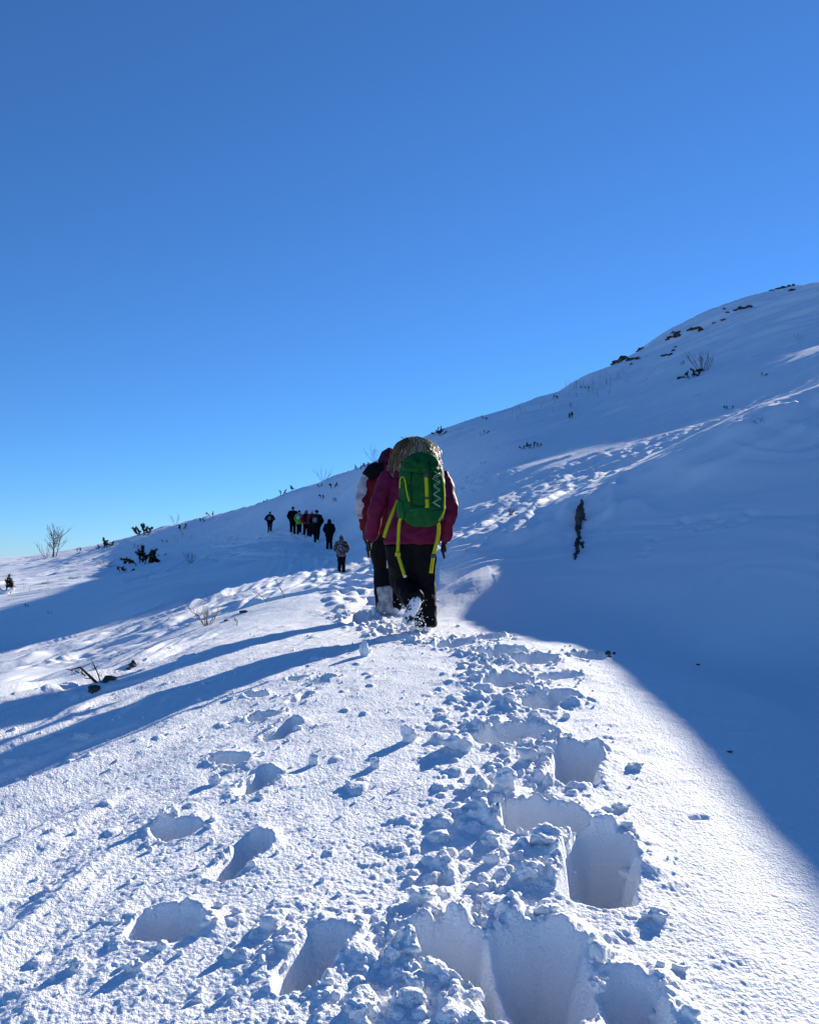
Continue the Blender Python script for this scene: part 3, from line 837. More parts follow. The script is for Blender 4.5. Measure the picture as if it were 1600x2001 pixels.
def rock_group(spec, label, seed, name='rock_outcrop', flat=0.75):
    """rocks of one outcrop: (pixel x, pixel y, width in pixels, height in pixels) each"""
    pos = [at(s[0], s[1]) for s in spec]
    Y0 = sum(p.y for p in pos) / len(pos)
    c = pos[0]; root = empty(name, c)
    for k, (s, p) in enumerate(zip(spec, pos)):
        if abs(p.y - pos[0].y) > 0.2 * pos[0].y: p = Vector((pos[0].x + (s[0] - spec[0][0]) * pos[0].y / F, pos[0].y, pos[0].z - (s[1] - spec[0][1]) * pos[0].y / F))
        sz = s[2] * p.y / F / 2; hz = s[3] * p.y / F / 2
        bm = bmesh.new()
        blob(bm, p - c - Vector((0, 0, hz * 0.25)), 1.0, seed * 13 + k * 7 + 1, 2, 0.42, (sz, sz * 0.8, hz * 1.1))
        to_obj('rock', bm, M_rock, root, smooth=False)
    return tag(root, label, 'rocks')

# ------------------------------------------------------------------ the woman in front
base = at(812, 1229)
KW = base.y / 7.3
JW = dict(hip=(-0.035, 0, 0.80), waist=(-0.015, 0.02, 1.02), chest=(0.0, 0.05, 1.22), neck=(0.0, 0.08, 1.40), head=(-0.005, 0.11, 1.565),
          sh_l=(-0.225, 0.05, 1.33), el_l=(-0.345, 0.0, 1.06), wr_l=(-0.405, 0.07, 0.79), sh_r=(0.225, 0.05, 1.32), el_r=(0.305, -0.01, 1.05), wr_r=(0.262, 0.07, 0.78),
          hip_l=(-0.13, 0, 0.74), kn_l=(-0.115, 0.09, 0.41), an_l=(-0.005, -0.19, 0.25), toe_l=(-0.085, -0.235, 0.06),
          hip_r=(0.045, 0, 0.74), kn_r=(0.075, 0.05, 0.40), an_r=(0.085, 0.0, 0.02), toe_r=(0.095, 0.17, -0.03))
woman, VW = make_person('person', JW, dict(skin=M_skin, jacket=M_purple, trousers=M_black, boot=M_boot, glove=M_glove), 0.013,
                        dict(bulk=1.16, legs=1.2, wr=0.014, hem=-0.05))
woman.location = base; woman.scale = (KW,) * 3
tag(woman, 'person with loose fair hair, plum jacket and black trousers lifting a snowy boot', 'person')
# hair: a tousled mass and loose wavy locks
rng = random.Random(5)
b = bmesh.new()
tube(b, [(-0.02, 0.06, 1.30), (-0.03, 0.035, 1.40), (-0.02, 0.05, 1.50), (-0.01, 0.085, 1.60), (-0.01, 0.10, 1.67), (-0.01, 0.105, 1.715)], [(0.15, 0.06), (0.175, 0.09), (0.16, 0.115), (0.135, 0.125), (0.09, 0.095), (0.02, 0.02)], 16)
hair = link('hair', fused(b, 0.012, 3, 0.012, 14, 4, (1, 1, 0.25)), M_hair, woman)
locks = [bmesh.new() for _ in range(3)]
for k in range(1500):
    a = rng.uniform(-3.0, 3.0); top = rng.random()
    r0 = 0.012 + 0.092 * top
    p = Vector((-0.005 + math.sin(a) * r0, 0.10 - math.cos(a) * r0, 1.725 - 0.055 * top ** 2))
    L = rng.uniform(0.20, 0.42); side = math.sin(a) + rng.gauss(0, 0.22); ph = rng.uniform(0, 6); out = rng.uniform(0.04, 0.10); wav = rng.uniform(0.008, 0.03)
    path = []
    for i in range(9):
        t = i / 8; g_ = math.sin(min(1, t * 2.0) * 1.57)
        path.append(p + Vector((side * (out * g_ + 0.05 * t * t) + wav * math.sin(ph + 8 * t) * t, -math.cos(a) * (out * g_ * 0.75) + wav * math.cos(ph + 7 * t) * t, -L * t ** 1.5)))
    tube(locks[min(2, max(0, int(1.75 + 1.1 * perlin(np.float32(a * 2.2), np.float32(top * 0.7), 5) + 0.45 * math.sin(a) + rng.gauss(0, 0.35))))], path, [0.0042 * (1 - 0.75 * i / 8) * rng.uniform(0.7, 1.2) for i in range(9)], 4)  # paler strands towards the right: sunlit side painted into the lock colours
b = locks[2]
for k in range(70):                  # flyaway strands round the crown
    a = rng.uniform(-3.0, 3.0); p = Vector((math.sin(a) * 0.09, 0.10 - math.cos(a) * 0.09, 1.70 - abs(rng.gauss(0, 0.07))))
    d = Vector((math.sin(a) + rng.gauss(0, 0.4), -math.cos(a) * 0.6, rng.gauss(0.2, 0.5))) * rng.uniform(0.03, 0.075)
    tube(b, [p, p + d * 0.6, p + d + Vector((0, 0, -0.03))], [0.0032, 0.0028, 0.0015], 3)
for k in range(26):                  # wisps blown off to the right
    p = Vector((0.09 + rng.gauss(0, 0.02), 0.05, 1.55 + rng.gauss(0, 0.06)))
    e = p + Vector((rng.uniform(0.08, 0.17), rng.uniform(-0.08, 0), -rng.uniform(0.08, 0.26)))
    tube(b, [p, p.lerp(e, 0.4) + Vector((0.03, 0, 0.01)), e], [0.003, 0.0025, 0.001], 3)
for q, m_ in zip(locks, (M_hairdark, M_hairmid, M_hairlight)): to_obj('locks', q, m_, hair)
# zip flaps and hem cord of the jacket
# ------------------------------------------------------------------ green backpack on her back
PC = Vector((0.055, -0.275, 1.15))
def pk(x, y, z): return Vector((x, y, z)) - PC
pack = empty('backpack', base + PC * KW, 0, KW)
pack.scale = (KW * 0.95, KW, KW)
tag(pack, 'green rucksack with lime straps worn by the person in the plum jacket', 'backpack')
RINGS = [(0.895, 0.068, 0.05, 0.035), (0.905, 0.068, 0.11, 0.075), (0.94, 0.066, 0.16, 0.10), (1.01, 0.064, 0.19, 0.12), (1.15, 0.056, 0.203, 0.128), (1.28, 0.05, 0.200, 0.126), (1.38, 0.045, 0.185, 0.118), (1.44, 0.04, 0.15, 0.09)]
def pack_at(h):
    zs = [r[0] for r in RINGS]
    return [float(np.interp(h, zs, [r[i] for r in RINGS])) for i in (1, 2, 3)]
def front(x, h, lift=0.004):
    lift += 0.013
    cx, hw, hd = pack_at(h); q = min(0.995, abs((x - cx) / hw)) ** 2.6
    return pk(x, -0.275 - hd * (1 - q) ** (1 / 2.6) - lift, h)
b = bmesh.new()
tube(b, [pk(c, -0.275, z) for z, c, w_, d_ in RINGS], [(w_, d_) for z, c, w_, d_ in RINGS], 28, power=0.77)
body = link('pack_body', fused(b, 0.011, 3, 0.017, 8, 7, (1, 1, 0.7)), M_green, pack)
b = bmesh.new()
hs_ = [0.89, 0.90, 0.94, 0.985, 1.03, 1.055]
tube(b, [pk(pack_at(z)[0], -0.275, z) for z in hs_], [(pack_at(z)[1] + 0.004, pack_at(z)[2] + 0.004) for z in hs_], 28, power=0.77)
to_obj('base_panel', b, M_greenlow, pack)
b = bmesh.new()
tube(b, [pk(0.045, -0.285, z) for z in (1.355, 1.37, 1.42, 1.475, 1.51, 1.525)], [(0.172, 0.13), (0.182, 0.14), (0.172, 0.132), (0.135, 0.105), (0.085, 0.07), (0.03, 0.03)], 24, power=0.8)
lid = link('lid', fused(b, 0.011, 2, 0.018, 10, 9), M_green, pack)
b = bmesh.new()
ribbon(b, [pk(0.055, -0.385, 1.47), pk(0.07, -0.425, 1.41), pk(0.083, -0.425, 1.345)], 0.11, 0.008)
to_obj('lid_flap', b, M_green, lid)
b = bmesh.new(); ribbon(b, [front(0.086, 1.35, 0.012), front(0.09, 1.28), front(0.095, 1.18), front(0.097, 1.045)], 0.038, 0.005); cs = to_obj('closing_strap', b, M_lime, pack)
b = bmesh.new(); rbox(b, front(0.088, 1.322, 0.014), (0.05, 0.014, 0.042), bevel=0.004); to_obj('buckle', b, M_plastic, cs)
b = bmesh.new(); rbox(b, front(0.097, 1.125, 0.012), (0.048, 0.010, 0.018), bevel=0.003); to_obj('buckle', b, M_plastic, cs)
b = bmesh.new(); ribbon(b, [front(-0.146, 1.22, 0.0), front(-0.14, 1.29), front(-0.115, 1.312), front(-0.098, 1.27), front(-0.085, 1.19), front(-0.062, 1.10)], 0.016, 0.007); to_obj('piping', b, M_lime, pack)
b = bmesh.new(); ribbon(b, [front(0.225, 1.33, 0.005), front(0.244, 1.22), front(0.250, 1.10), front(0.236, 1.0), front(0.20, 0.94)], 0.018, 0.007); to_obj('piping', b, M_lime, pack)
b = bmesh.new(); tube(b, [front(0.02 - 0.075 + 0.15 * i / 8, 1.062 + 0.004 * math.sin(i), 0.002) for i in range(9)], [0.003] * 9, 5); to_obj('seam', b, M_black, pack)
b = bmesh.new(); zz = [front(0.15 + (0.062 if i % 2 else 0.0) + 0.008 * math.sin(i * 2.1), 1.36 - i * 0.034, 0.008) for i in range(10)]
tube(b, zz, [0.0035] * len(zz), 5); to_obj('elastic_cord', b, M_cord, pack)
b = bmesh.new(); zz = [front(0.212 - (0.058 if i % 2 else 0.0), 1.345 - i * 0.036, 0.011) for i in range(9)]
tube(b, zz, [0.003] * len(zz), 5); to_obj('elastic_cord', b, M_cord, pack)
for x0 in (-0.045, 0.142):
    b = bmesh.new(); tube(b, [front(x0 + 0.006 * math.sin(i), 1.06 + 0.04 * i, 0.002) for i in range(9)], [0.0035] * 9, 5); to_obj('seam', b, M_black, pack)
b = bmesh.new(); limb(b, [pk(-0.125, -0.30, 0.97), pk(-0.135, -0.31, 1.04), pk(-0.138, -0.305, 1.10)], [(0.035, 0.06), (0.04, 0.065), (0.038, 0.06)], 12); link('side_pocket', fused(b, 0.01, 2, 0.008, 10, 3), M_greenlow, pack)
for h0 in (1.0, 1.27):
    b = bmesh.new(); ribbon(b, [front(x_, h0 + 0.02 * (x_ > 0), 0.003) for x_ in (0.15, 0.18, 0.21, 0.235)], 0.016, 0.004, (0, 0, 1)); to_obj('side_strap', b, M_plastic, pack)
for s in (-1, 1):
    b = bmesh.new(); ribbon(b, [pk(0.02 + s * 0.09, -0.17, 1.43), pk(s * 0.125, -0.05, 1.475), pk(s * 0.14, 0.10, 1.46), pk(s * 0.16, 0.235, 1.34)], 0.06, 0.014); to_obj('shoulder_strap', b, M_char, pack)
def strap(parts, buckle):
    b = bmesh.new(); ribbon(b, [pk(*q) for q in parts], 0.034, 0.005, (1, 0.15, 0)); o = to_obj('hanging_strap', b, M_lime, pack)
    if buckle:
        b = bmesh.new(); rbox(b, pk(*buckle), (0.05, 0.016, 0.032), bevel=0.004); to_obj('buckle', b, M_lime if buckle[0] < 0 else M_plastic, o)
strap([(-0.165, -0.19, 1.13), (-0.205, -0.235, 1.03), (-0.255, -0.235, 0.91), (-0.292, -0.225, 0.80)], None)
strap([(-0.165, -0.20, 1.125), (-0.138, -0.27, 1.06), (-0.125, -0.30, 1.0), (-0.150, -0.275, 0.93), (-0.160, -0.25, 0.80), (-0.166, -0.245, 0.665)], (-0.166, -0.25, 0.655))
strap([(-0.166, -0.245, 0.66), (-0.14, -0.25, 0.58), (-0.105, -0.25, 0.475)], None)
strap([(0.185, -0.30, 0.945), (0.202, -0.27, 0.90), (0.195, -0.25, 0.80), (0.155, -0.245, 0.65)], (0.155, -0.25, 0.64))
strap([(0.155, -0.245, 0.65), (0.142, -0.25, 0.57), (0.132, -0.25, 0.495)], None)
b = bmesh.new(); rbox(b, pk(-0.101, -0.252, 0.468), (0.03, 0.008, 0.022), bevel=0.002); to_obj('strap_tab', b, M_cord, pack)

# ------------------------------------------------------------------ the person just ahead of her
b2 = at(757, 1200)
K2 = b2.y / 8.1
J2 = dict(hip=(0, 0, 0.82), waist=(0, 0.02, 1.04), chest=(0.0, 0.04, 1.25), neck=(0.01, 0.07, 1.39), head=(0.015, 0.10, 1.50),
          sh_l=(-0.165, 0.04, 1.34), el_l=(-0.225, -0.02, 1.08), wr_l=(-0.225, 0.05, 0.83), sh_r=(0.20, 0.04, 1.34), el_r=(0.26, -0.02, 1.08), wr_r=(0.25, 0.08, 0.83),
          hip_l=(-0.085, 0, 0.78), kn_l=(-0.055, 0.06, 0.43), an_l=(-0.035, 0.0, 0.05), toe_l=(-0.03, 0.17, 0.0), hip_r=(0.09, 0, 0.78), kn_r=(0.10, 0.16, 0.42), an_r=(0.06, 0.02, 0.05), toe_r=(0.06, 0.18, 0.0))
p2, V2 = make_person('person', J2, dict(skin=M_skin, jacket=M_red, trousers=M_black, boot=M_boot, glove=M_glove, head=M_plumdark), 0.014,
                     dict(bulk=1.05, legs=1.0, wr=0.012, hem=-0.04, headgear='hood'))
p2.location = b2; p2.scale = (K2,) * 3
tag(p2, 'person in red and white jacket with plum hood, half hidden behind the fair-haired walker', 'person')
b = bmesh.new(); limb(b, [(-0.175, 0.03, 1.36), (-0.215, 0.02, 1.25), (-0.25, -0.015, 1.08), (-0.262, 0.02, 0.95)], [0.075, 0.082, 0.070, 0.055], 12)
link('sleeve_panel', fused(b, 0.014, 2, 0.01, 9, 12), M_sleeve, p2)
b = bmesh.new(); limb(b, [(-0.04, 0.03, 1.40), (-0.12, 0.03, 1.40), (-0.19, 0.02, 1.33)], [0.10, 0.105, 0.085], 12)
link('shoulder_yoke', fused(b, 0.014, 2, 0.008, 9, 13), M_black, p2)
for s, x0 in ((-1, -0.03),):
    b = bmesh.new(); limb(b, [(x0, 0.0, 0.27), (x0 + 0.005, 0.0, 0.15), (x0 + 0.01, 0.01, 0.02)], [0.078, 0.083, 0.10], 14)
    link('gaiter', fused(b, 0.014, 2, 0.01, 8, 15), M_gaiter, p2)
b = bmesh.new(); ribbon(b, [(-0.005, -0.125, 0.80), (0.0, -0.115, 0.62), (0.0, -0.10, 0.45)], 0.012, 0.006); to_obj('trouser_stripe', b, M_white, p2)

# ------------------------------------------------------------------ walkers far ahead
BASEJ = dict(hip=(0, 0, 0.90), waist=(0, 0.01, 1.10), chest=(0, 0.03, 1.30), neck=(0, 0.05, 1.45), head=(0, 0.07, 1.585),
             sh_l=(-0.18, 0.03, 1.39), el_l=(-0.255, -0.03, 1.13), wr_l=(-0.22, 0.10, 0.93), sh_r=(0.18, 0.03, 1.39), el_r=(0.255, -0.03, 1.13), wr_r=(0.22, 0.10, 0.93),
             hip_l=(-0.09, 0, 0.86), kn_l=(-0.095, 0.05, 0.48), an_l=(-0.10, 0.0, 0.07), toe_l=(-0.11, 0.17, 0.02), hip_r=(0.09, 0, 0.86), kn_r=(0.095, 0.05, 0.48), an_r=(0.10, 0.0, 0.07), toe_r=(0.11, 0.17, 0.02))
def walker(px, py, hpx, label, jacket, trousers, headgear, headmat, stance=0, bulk=1.0, elbows=0.0, pack=None, hem=-0.06, turn=0.0):
    g = at(px, py); k = hpx * g.y / F / 1.73
    J = {q: Vector(v) for q, v in BASEJ.items()}
    for s, q in (('l', -1), ('r', 1)):
        J['el_' + s] += Vector((q * elbows, -elbows * 0.5, 0.02)); J['wr_' + s] += Vector((-q * elbows * 0.3, elbows * 0.4, elbows * 0.5))
    if stance:
        a, c = ('l', 'r') if stance > 0 else ('r', 'l')
        J['kn_' + a] += Vector((0, 0.14, 0.03)); J['an_' + a] += Vector((0, 0.20, 0.02)); J['toe_' + a] += Vector((0, 0.2, 0.03))
        J['kn_' + c] += Vector((0, -0.06, -0.01)); J['an_' + c] += Vector((0, -0.24, 0.10)); J['toe_' + c] += Vector((0, -0.26, 0.0))
    o, V = make_person('person', J, dict(skin=M_skin, jacket=jacket, trousers=trousers, boot=M_boot, glove=M_glove, head=headmat), 0.026, dict(bulk=bulk, headgear=headgear, wr=0.012, hem=hem, legs=0.95))
    o.location = g - Vector((0, 0, 0.04)); o.scale = (k,) * 3; o.rotation_euler = (0, 0, turn)
    tag(o, label, 'person', 'walkers far ahead on the trodden way')
    if pack:
        c, mat, trim, lab = pack
        r = empty('backpack', g + (Matrix.Rotation(turn, 3, 'Z') @ Vector((0, -0.27, 1.20))) * k, turn, k)
        b = bmesh.new(); tube(b, [(0, 0, -0.24), (0, 0, -0.2), (0, -0.01, 0), (0, 0, 0.2), (0, 0.01, 0.24)], [(0.10, 0.06), (0.15, 0.09), (0.165, 0.11), (0.14, 0.09), (0.08, 0.05)], 14, power=0.8)
        to_obj('pack_body', b, mat, r)
        b = bmesh.new(); tube(b, [(0, -0.085, -0.18), (0, -0.11, -0.1), (0, -0.10, 0.04), (0, -0.07, 0.07)], [(0.08, 0.02), (0.11, 0.035), (0.10, 0.03), (0.06, 0.02)], 12, power=0.8)
        to_obj('front_pocket', b, trim, r)
        for s in (-1, 1):
            b = bmesh.new(); ribbon(b, [(s * 0.07, 0.06, 0.22), (s * 0.10, 0.2, 0.26), (s * 0.13, 0.42, 0.1)], 0.05, 0.012); to_obj('shoulder_strap', b, trim, r)
        tag(r, lab, 'backpack')
    return o

walker(667, 1118, 76, 'person in grey and black camouflage jacket walking last in the far line', M_camo, M_black, 'hood', M_camo, 0, 1.1, 0.06, hem=-0.12)
walker(643, 1074, 62, 'person in plain black hooded coat just ahead of the camouflage jacket', M_black, M_black, 'hood', M_black, 0, 1.1, 0.03, hem=-0.12)
walker(618, 1061, 67, 'broad person in black with one foot lifted at the right of the far cluster', M_black, M_black, 'hat', M_black, 1, 1.15, 0.07, (0, M_char, M_grey, 'dark rucksack with grey trim at the right of the far cluster'), turn=-0.1)
walker(609, 1050, 56, 'person in red jacket mostly hidden in the middle of the far cluster', M_crimson, M_black, 'hat', M_white, 1, 1.0, 0.02)
walker(598, 1050, 55, 'person with long light-streaked hair and crimson jacket in the far cluster', M_crimson, M_black, 'hair', M_hairbrown, -1, 1.0, 0.03, (0, M_black, M_black, 'small black rucksack on the long-haired walker in the far cluster'))
walker(584, 1045, 50, 'person in lime green coat carrying a pale grey rucksack in the far cluster', M_limecloth, M_black, 'hat', M_black, 1, 1.0, 0.02, (0, M_grey, M_white, 'pale grey rucksack worn over the lime green coat'), hem=-0.14)
walker(572, 1045, 57, 'tallest person of the far cluster, all in black with a black hat', M_black, M_black, 'hat', M_black, -1, 1.1, 0.04, turn=0.15)
walker(527, 1042, 44, 'person in black walking alone to the left of the far cluster', M_black, M_black, 'hat', M_black, 1, 1.1, 0.10, (0, M_char, M_grey, 'dark rucksack on the walker alone at the left'), turn=0.1)

# ------------------------------------------------------------------ plants on the slopes
g = at(105, 1088); k = 76 * g.y / F; rng = random.Random(11)
tree = empty('bare_tree', g)
b = bmesh.new(); cr = bmesh.new()
for x, d, L, r in ((0.0, (0.03, 0, 1), 0.72, 0.020), (-0.03, (-0.10, 0.1, 1), 0.66, 0.013), (0.05, (0.22, -0.05, 1), 0.60, 0.013)):
    pth = [Vector((x, 0, -0.03)) * k]; dd = Vector(d).normalized()
    for i in range(7):
        dd = (dd + Vector((rng.gauss(0, 0.05), rng.gauss(0, 0.05), 0.03))).normalized(); pth.append(pth[-1] + dd * (L * k / 7))
    tube(b, pth, [r * k * (1 - 0.75 * i / 7) for i in range(8)], 6)
    for j in range(14):
        t = rng.uniform(0.22, 1.0) * 7; i = min(int(t), 6); q = pth[i].lerp(pth[i + 1], t - i)
        s = rng.choice((-1, 1)); nd = Vector((s * rng.uniform(0.25, 0.8), rng.gauss(0, 0.4), rng.uniform(0.5, 1.0)))
        branch_rec(cr, q, nd, k * rng.uniform(0.18, 0.34), 0.0065 * k, 2, rng, 0.35, 0.45, 3, 4)
to_obj('trunk', b, M_birch, tree); to_obj('crown', cr, M_birch, tree)
tag(tree, 'leafless tree with a fine upswept crown on the far left skyline', 'tree')
for x in (80, 88, 96, 118, 124, 131):
    q = at(x, 1086 - (x - 100) * 0.15)
bare_bush(at(90, 1088), 30 * g.y / F, 22 * g.y / F, 'low thicket of bare shoots at the foot of the leafless tree on the left', 21, 7, M_birch, 1)
dwarf_pine(154, 1078, 14, 8, 'tiny dark sprig on the skyline right of the leafless tree', 2, 2)
dwarf_pine(197, 1075, 14, 15, 'small scrub pine below and left of a larger one on the left skyline', 3, 2)
dwarf_pine(209, 1070, 16, 20, 'bushy scrub pine on the left skyline, second clump from the leafless tree', 4, 4)
dwarf_pine(280, 1046, 24, 26, 'upright dense scrub pine standing against the sky on the left', 6, 5)
dwarf_pine(265, 1071, 10, 8, 'small dark tuft just below the upright scrub pine', 7, 2)
def mpx(px, py): return at(px, py).y / F
bare_bush(at(343, 1023), 22 * mpx(343, 1023), 20 * mpx(343, 1023), 'faint bare bush on the skyline above the left slope', 31, 4, M_birch, 2)
dwarf_pine(355, 1036, 14, 18, 'crooked dark scrub leaning on the left ridge beneath the faint bare bush', 8, 2)
dwarf_pine(395, 1020, 14, 10, 'low dark scrub on the snowy left ridge, lower of two', 9, 2)
dwarf_pine(413, 1009, 12, 11, 'low dark scrub on the snowy left ridge, upper of two', 10, 2)
bare_bush(at(208, 1108), 17 * mpx(208, 1108), 38 * mpx(208, 1108), 'wide low bare bush on the shaded left slope', 33, 8, M_bark, 1)
dwarf_pine(243, 1119, 32, 16, 'drooping scrub pine, lowest of the dark clumps on the left slope', 12, 4)
dwarf_pine(281, 1104, 42, 40, 'largest scrub pine with spreading crooked limbs on the left slope', 13, 6)
dwarf_pine(316, 1087, 14, 8, 'small dark twig clump right of the spreading scrub pine', 14, 2)
dwarf_pine(321, 1061, 14, 6, 'thin dark scrub lying flat high on the left slope', 15, 2)
bare_bush(at(373, 1101), 22 * mpx(373, 1101), 16 * mpx(373, 1101), 'pale upright bare bush beside the sunlit streaks on the left', 35, 6, M_birch, 2)
# snow-laden scrub at the left edge
g = at(14, 1160); k = g.y / F
r = empty('snowy_scrub', g)
needle_limb(r, (0, 0, -0.02), (-0.25, 0, 1), 40 * k, 77, 0.6); needle_limb(r, (6 * k, 0, -0.02), (0.3, 0, 0.8), 22 * k, 78, 0.8); needle_limb(r, (-10 * k, 0, -0.02), (-0.5, 0, 0.3), 20 * k, 79, 0.8)
for q, (x, z, s) in enumerate(((10, 8, 5), (-6, 3, 7), (-14, -3, 6), (3, 5, 4))):
    b = bmesh.new(); blob(b, (x * k, -0.05, z * k), 1, 60 + q, 2, 0.25, (s * k * 1.1, s * k, s * k * 0.8)); to_obj('snow_cap', b, snow, r)
tag(r, 'dark stem and scrub loaded with snow at the left edge', 'shrub')
for px, py, w, h, lab, sd in (
        (551, 968, 10, 12, 'thin crooked sprig on the skyline above the lone walker', 40), (517, 981, 10, 7, 'tiny sprigs on the skyline left of the lone walker', 41), (629, 976, 7, 11, 'small dark stub on the hill above the far cluster', 42),
        (655, 980, 9, 9, 'small hooked twig on the hill right of the far cluster', 43), (650, 955, 12, 14, 'star-shaped scrub on the upper hill above the far cluster', 44), (625, 952, 6, 9, 'tiny scrub tuft near the skyline above the far cluster', 45),
        (572, 958, 8, 12, 'pointed sprig on the skyline above the far cluster', 46), (701, 919, 10, 13, 'dark clump below the skyline left of the plum hood, lower of two', 47), (715, 915, 10, 10, 'dark clump below the skyline left of the plum hood, upper of two', 48),
        (857, 851, 26, 16, 'spiky scrub on the skyline right of the fair hair', 49), (946, 819, 12, 8, 'small scrub on the skyline midway along the hill', 50), (948, 848, 8, 10, 'small dark stub below the skyline scrub midway along the hill', 51),
        (1083, 780, 12, 8, 'flat dark scrub high on the hill near the skyline', 52), (1115, 817, 12, 13, 'winged dark scrub alone on the upper hill', 53), (1022, 878, 12, 8, 'leftmost of three dark scrubs on the open hill', 54),
        (1038, 875, 16, 14, 'middle and tallest of three dark scrubs on the open hill', 55), (1053, 873, 10, 9, 'rightmost of three dark scrubs on the open hill', 56), (942, 906, 12, 5, 'tiny scrub nearly buried right of the green rucksack', 57),
        (1143, 759, 16, 7, 'low scrub high on the hill beside dry grass', 58), (1333, 712, 9, 7, 'small dark clump left of the bare bush on the upper hill', 59), (1490, 735, 8, 9, 'small dark scrub at the upper right below the summit', 60),
        (1422, 800, 22, 10, 'spreading twigs beside the ski tracks at the upper right', 61), (52, 1186, 12, 6, 'small dark scrap on the lower left slope', 62), (98, 1199, 10, 5, 'thin dark scrap on the lower left slope, right of another', 63),
        (1352, 738, 28, 24, 'leafy dark scrub below the bare bush on the upper hill', 64)):
    dwarf_pine(px, py, w, h, lab, sd, 2 if w < 14 else (3 if w < 24 else 5))
def bb(px, py, h, w, lab, sd, stems=5, mat=None, depth=2, lean=(0, 0), thick=1.0):
    m = mpx(px, py); return bare_bush(at(px, py), h * m, w * m, lab, sd, stems, mat, depth, lean, thick=thick)
bb(632, 934, 27, 26, 'bare upright bush on the skyline above the far cluster', 71, 6, M_birch, 1)
bb(732, 897, 28, 20, 'bare bush leaning left on the skyline beside the plum hood', 72, 4, M_bark, 2, (-0.3, 0))
bb(712, 904, 9, 20, 'low bare twigs on the skyline left of the leaning bush', 73, 4, M_birch, 1)
bb(1372, 726, 40, 44, 'large bare bush with fanned twigs on the upper hill', 74, 9, M_bark, 2, (0.2, 0))
bb(1562, 664, 14, 12, 'faint bare bush at the far right of the upper hill', 75, 3, M_birch, 1)
bb(998, 1006, 14, 10, 'snow-dusted little bush beside the ski tracks behind the walkers', 76, 5, M_bark, 2)
bb(405, 1222, 36, 30, 'bare bush of pale twigs at the edge of the sunlit crest', 77, 7, M_straw, 2, (-0.15, 0), 0.8)
for px, py, ex, ey, lab, sd in ((400, 1216, 365, 1184, 'long bent twig left of the pale bush on the crest edge', 81), (524, 1174, 495, 1156, 'long thin twig slanting over the shaded gully', 82), (558, 1168, 535, 1130, 'tall thin twig standing in the gully', 83),
                              (196, 1334, 134, 1311, 'thick dark stick jutting from the rocks at the left', 84), (199, 1333, 183, 1288, 'thin upright twig rising from the rocks at the left', 85), (462, 1222, 455, 1206, 'short twig standing in the snow on the crest edge', 86)):
    a = at(px, py); m = a.y / F; b = bmesh.new(); rng = random.Random(sd)
    e = Vector(((ex - px) * m, rng.uniform(-0.1, 0.1), (py - ey) * m)); th = 0.012 if sd == 84 else 0.005
    n_ = [Vector((0, 0, -0.03)), e * 0.35 + Vector((rng.gauss(0, 0.01), 0, rng.gauss(0.01, 0.01))), e * 0.7 + Vector((0, 0, rng.gauss(0, 0.015))), e]
    tube(b, n_, [th, th * 0.9, th * 0.7, th * 0.3], 5)
    for j in range(5):
        t = rng.uniform(0.3, 0.95); q = e * t; branch_rec(b, q, e.normalized() + Vector((rng.gauss(0, 0.5), rng.gauss(0, 0.3), rng.gauss(0.2, 0.4))), e.length * 0.22, th * 0.45, 0, rng, n=4)
    o = to_obj('twig', b, M_straw if sd in (82, 83) else M_bark, None, a); tag(o, lab, 'twig')
# twigs pressed over by snow along the lip of the drift
g = at(1468, 832); m = g.y / F; r = empty('snowy_twigs', g); rng = random.Random(91)
for j in range(9):
    b = bmesh.new(); x = (-28 + 7 * j) * m; z = (14 - 3.3 * (8 - j)) * m * 0.9
    branch_rec(b, (x, 0.05, z - 0.02), (rng.gauss(-0.4, 0.5), rng.gauss(0, 0.3), 0.6), 0.12, 0.004, 1, rng, 0.0, 0.7, 3, 4)
    to_obj('twig', b, M_bark, r)
tag(r, 'line of bent twigs poking through the snow at the lip of the drift', 'twigs')

# ------------------------------------------------------------------ rocks
rock_group([(1205, 708, 22, 12), (1218, 704, 26, 20), (1234, 703, 22, 12), (1246, 701, 14, 10), (1198, 711, 10, 6)], 'widest dark rock outcrop below the skyline on the upper hill', 1)
rock_group([(1233, 712, 8, 9)], 'single small dark stone under the widest outcrop', 2, 'stone')
rock_group([(1321, 656, 18, 14), (1310, 660, 14, 10), (1327, 649, 10, 7), (1316, 650, 12, 8), (1304, 664, 8, 6)], 'clustered dark rocks where the skyline steepens', 3)
rock_group([(1351, 643, 14, 7), (1362, 641, 14, 7), (1370, 646, 13, 9), (1345, 645, 8, 5)], 'short row of rocks right of the clustered rocks on the skyline', 4)
rock_group([(1302, 694, 16, 9), (1311, 693, 12, 7), (1315, 685, 9, 6), (1294, 695, 8, 6), (1320, 678, 8, 5)], 'loose string of dark rocks below the clustered rocks', 5)
rock_group([(1414, 625, 14, 6), (1396, 631, 9, 5)], 'two low stones in the pale ribbed snow near the summit', 6)
rock_group([(1448, 602, 18, 7), (1463, 599, 16, 8), (1437, 606, 9, 5), (1421, 610, 8, 4)], 'dark ledge of rocks crossing the snow near the summit', 7)
rock_group([(1520, 564, 14, 6), (1530, 561, 14, 8), (1541, 559, 12, 8), (1550, 558, 8, 8), (1546, 567, 14, 6), (1508, 567, 10, 4)], 'topmost rocks on the summit skyline at the right', 8)
rock_group([(1253, 681, 16, 6), (1246, 684, 8, 4)], 'thin dark rock on the skyline left of the clustered rocks', 9)
rock_group([(1415, 603, 8, 4)], 'tiny dark stone on the skyline between ledge and cluster', 10, 'stone')
rock_group([(184, 1347, 22, 20), (178, 1352, 12, 10)], 'dark pointed rock breaking the snow at the lower left', 11)
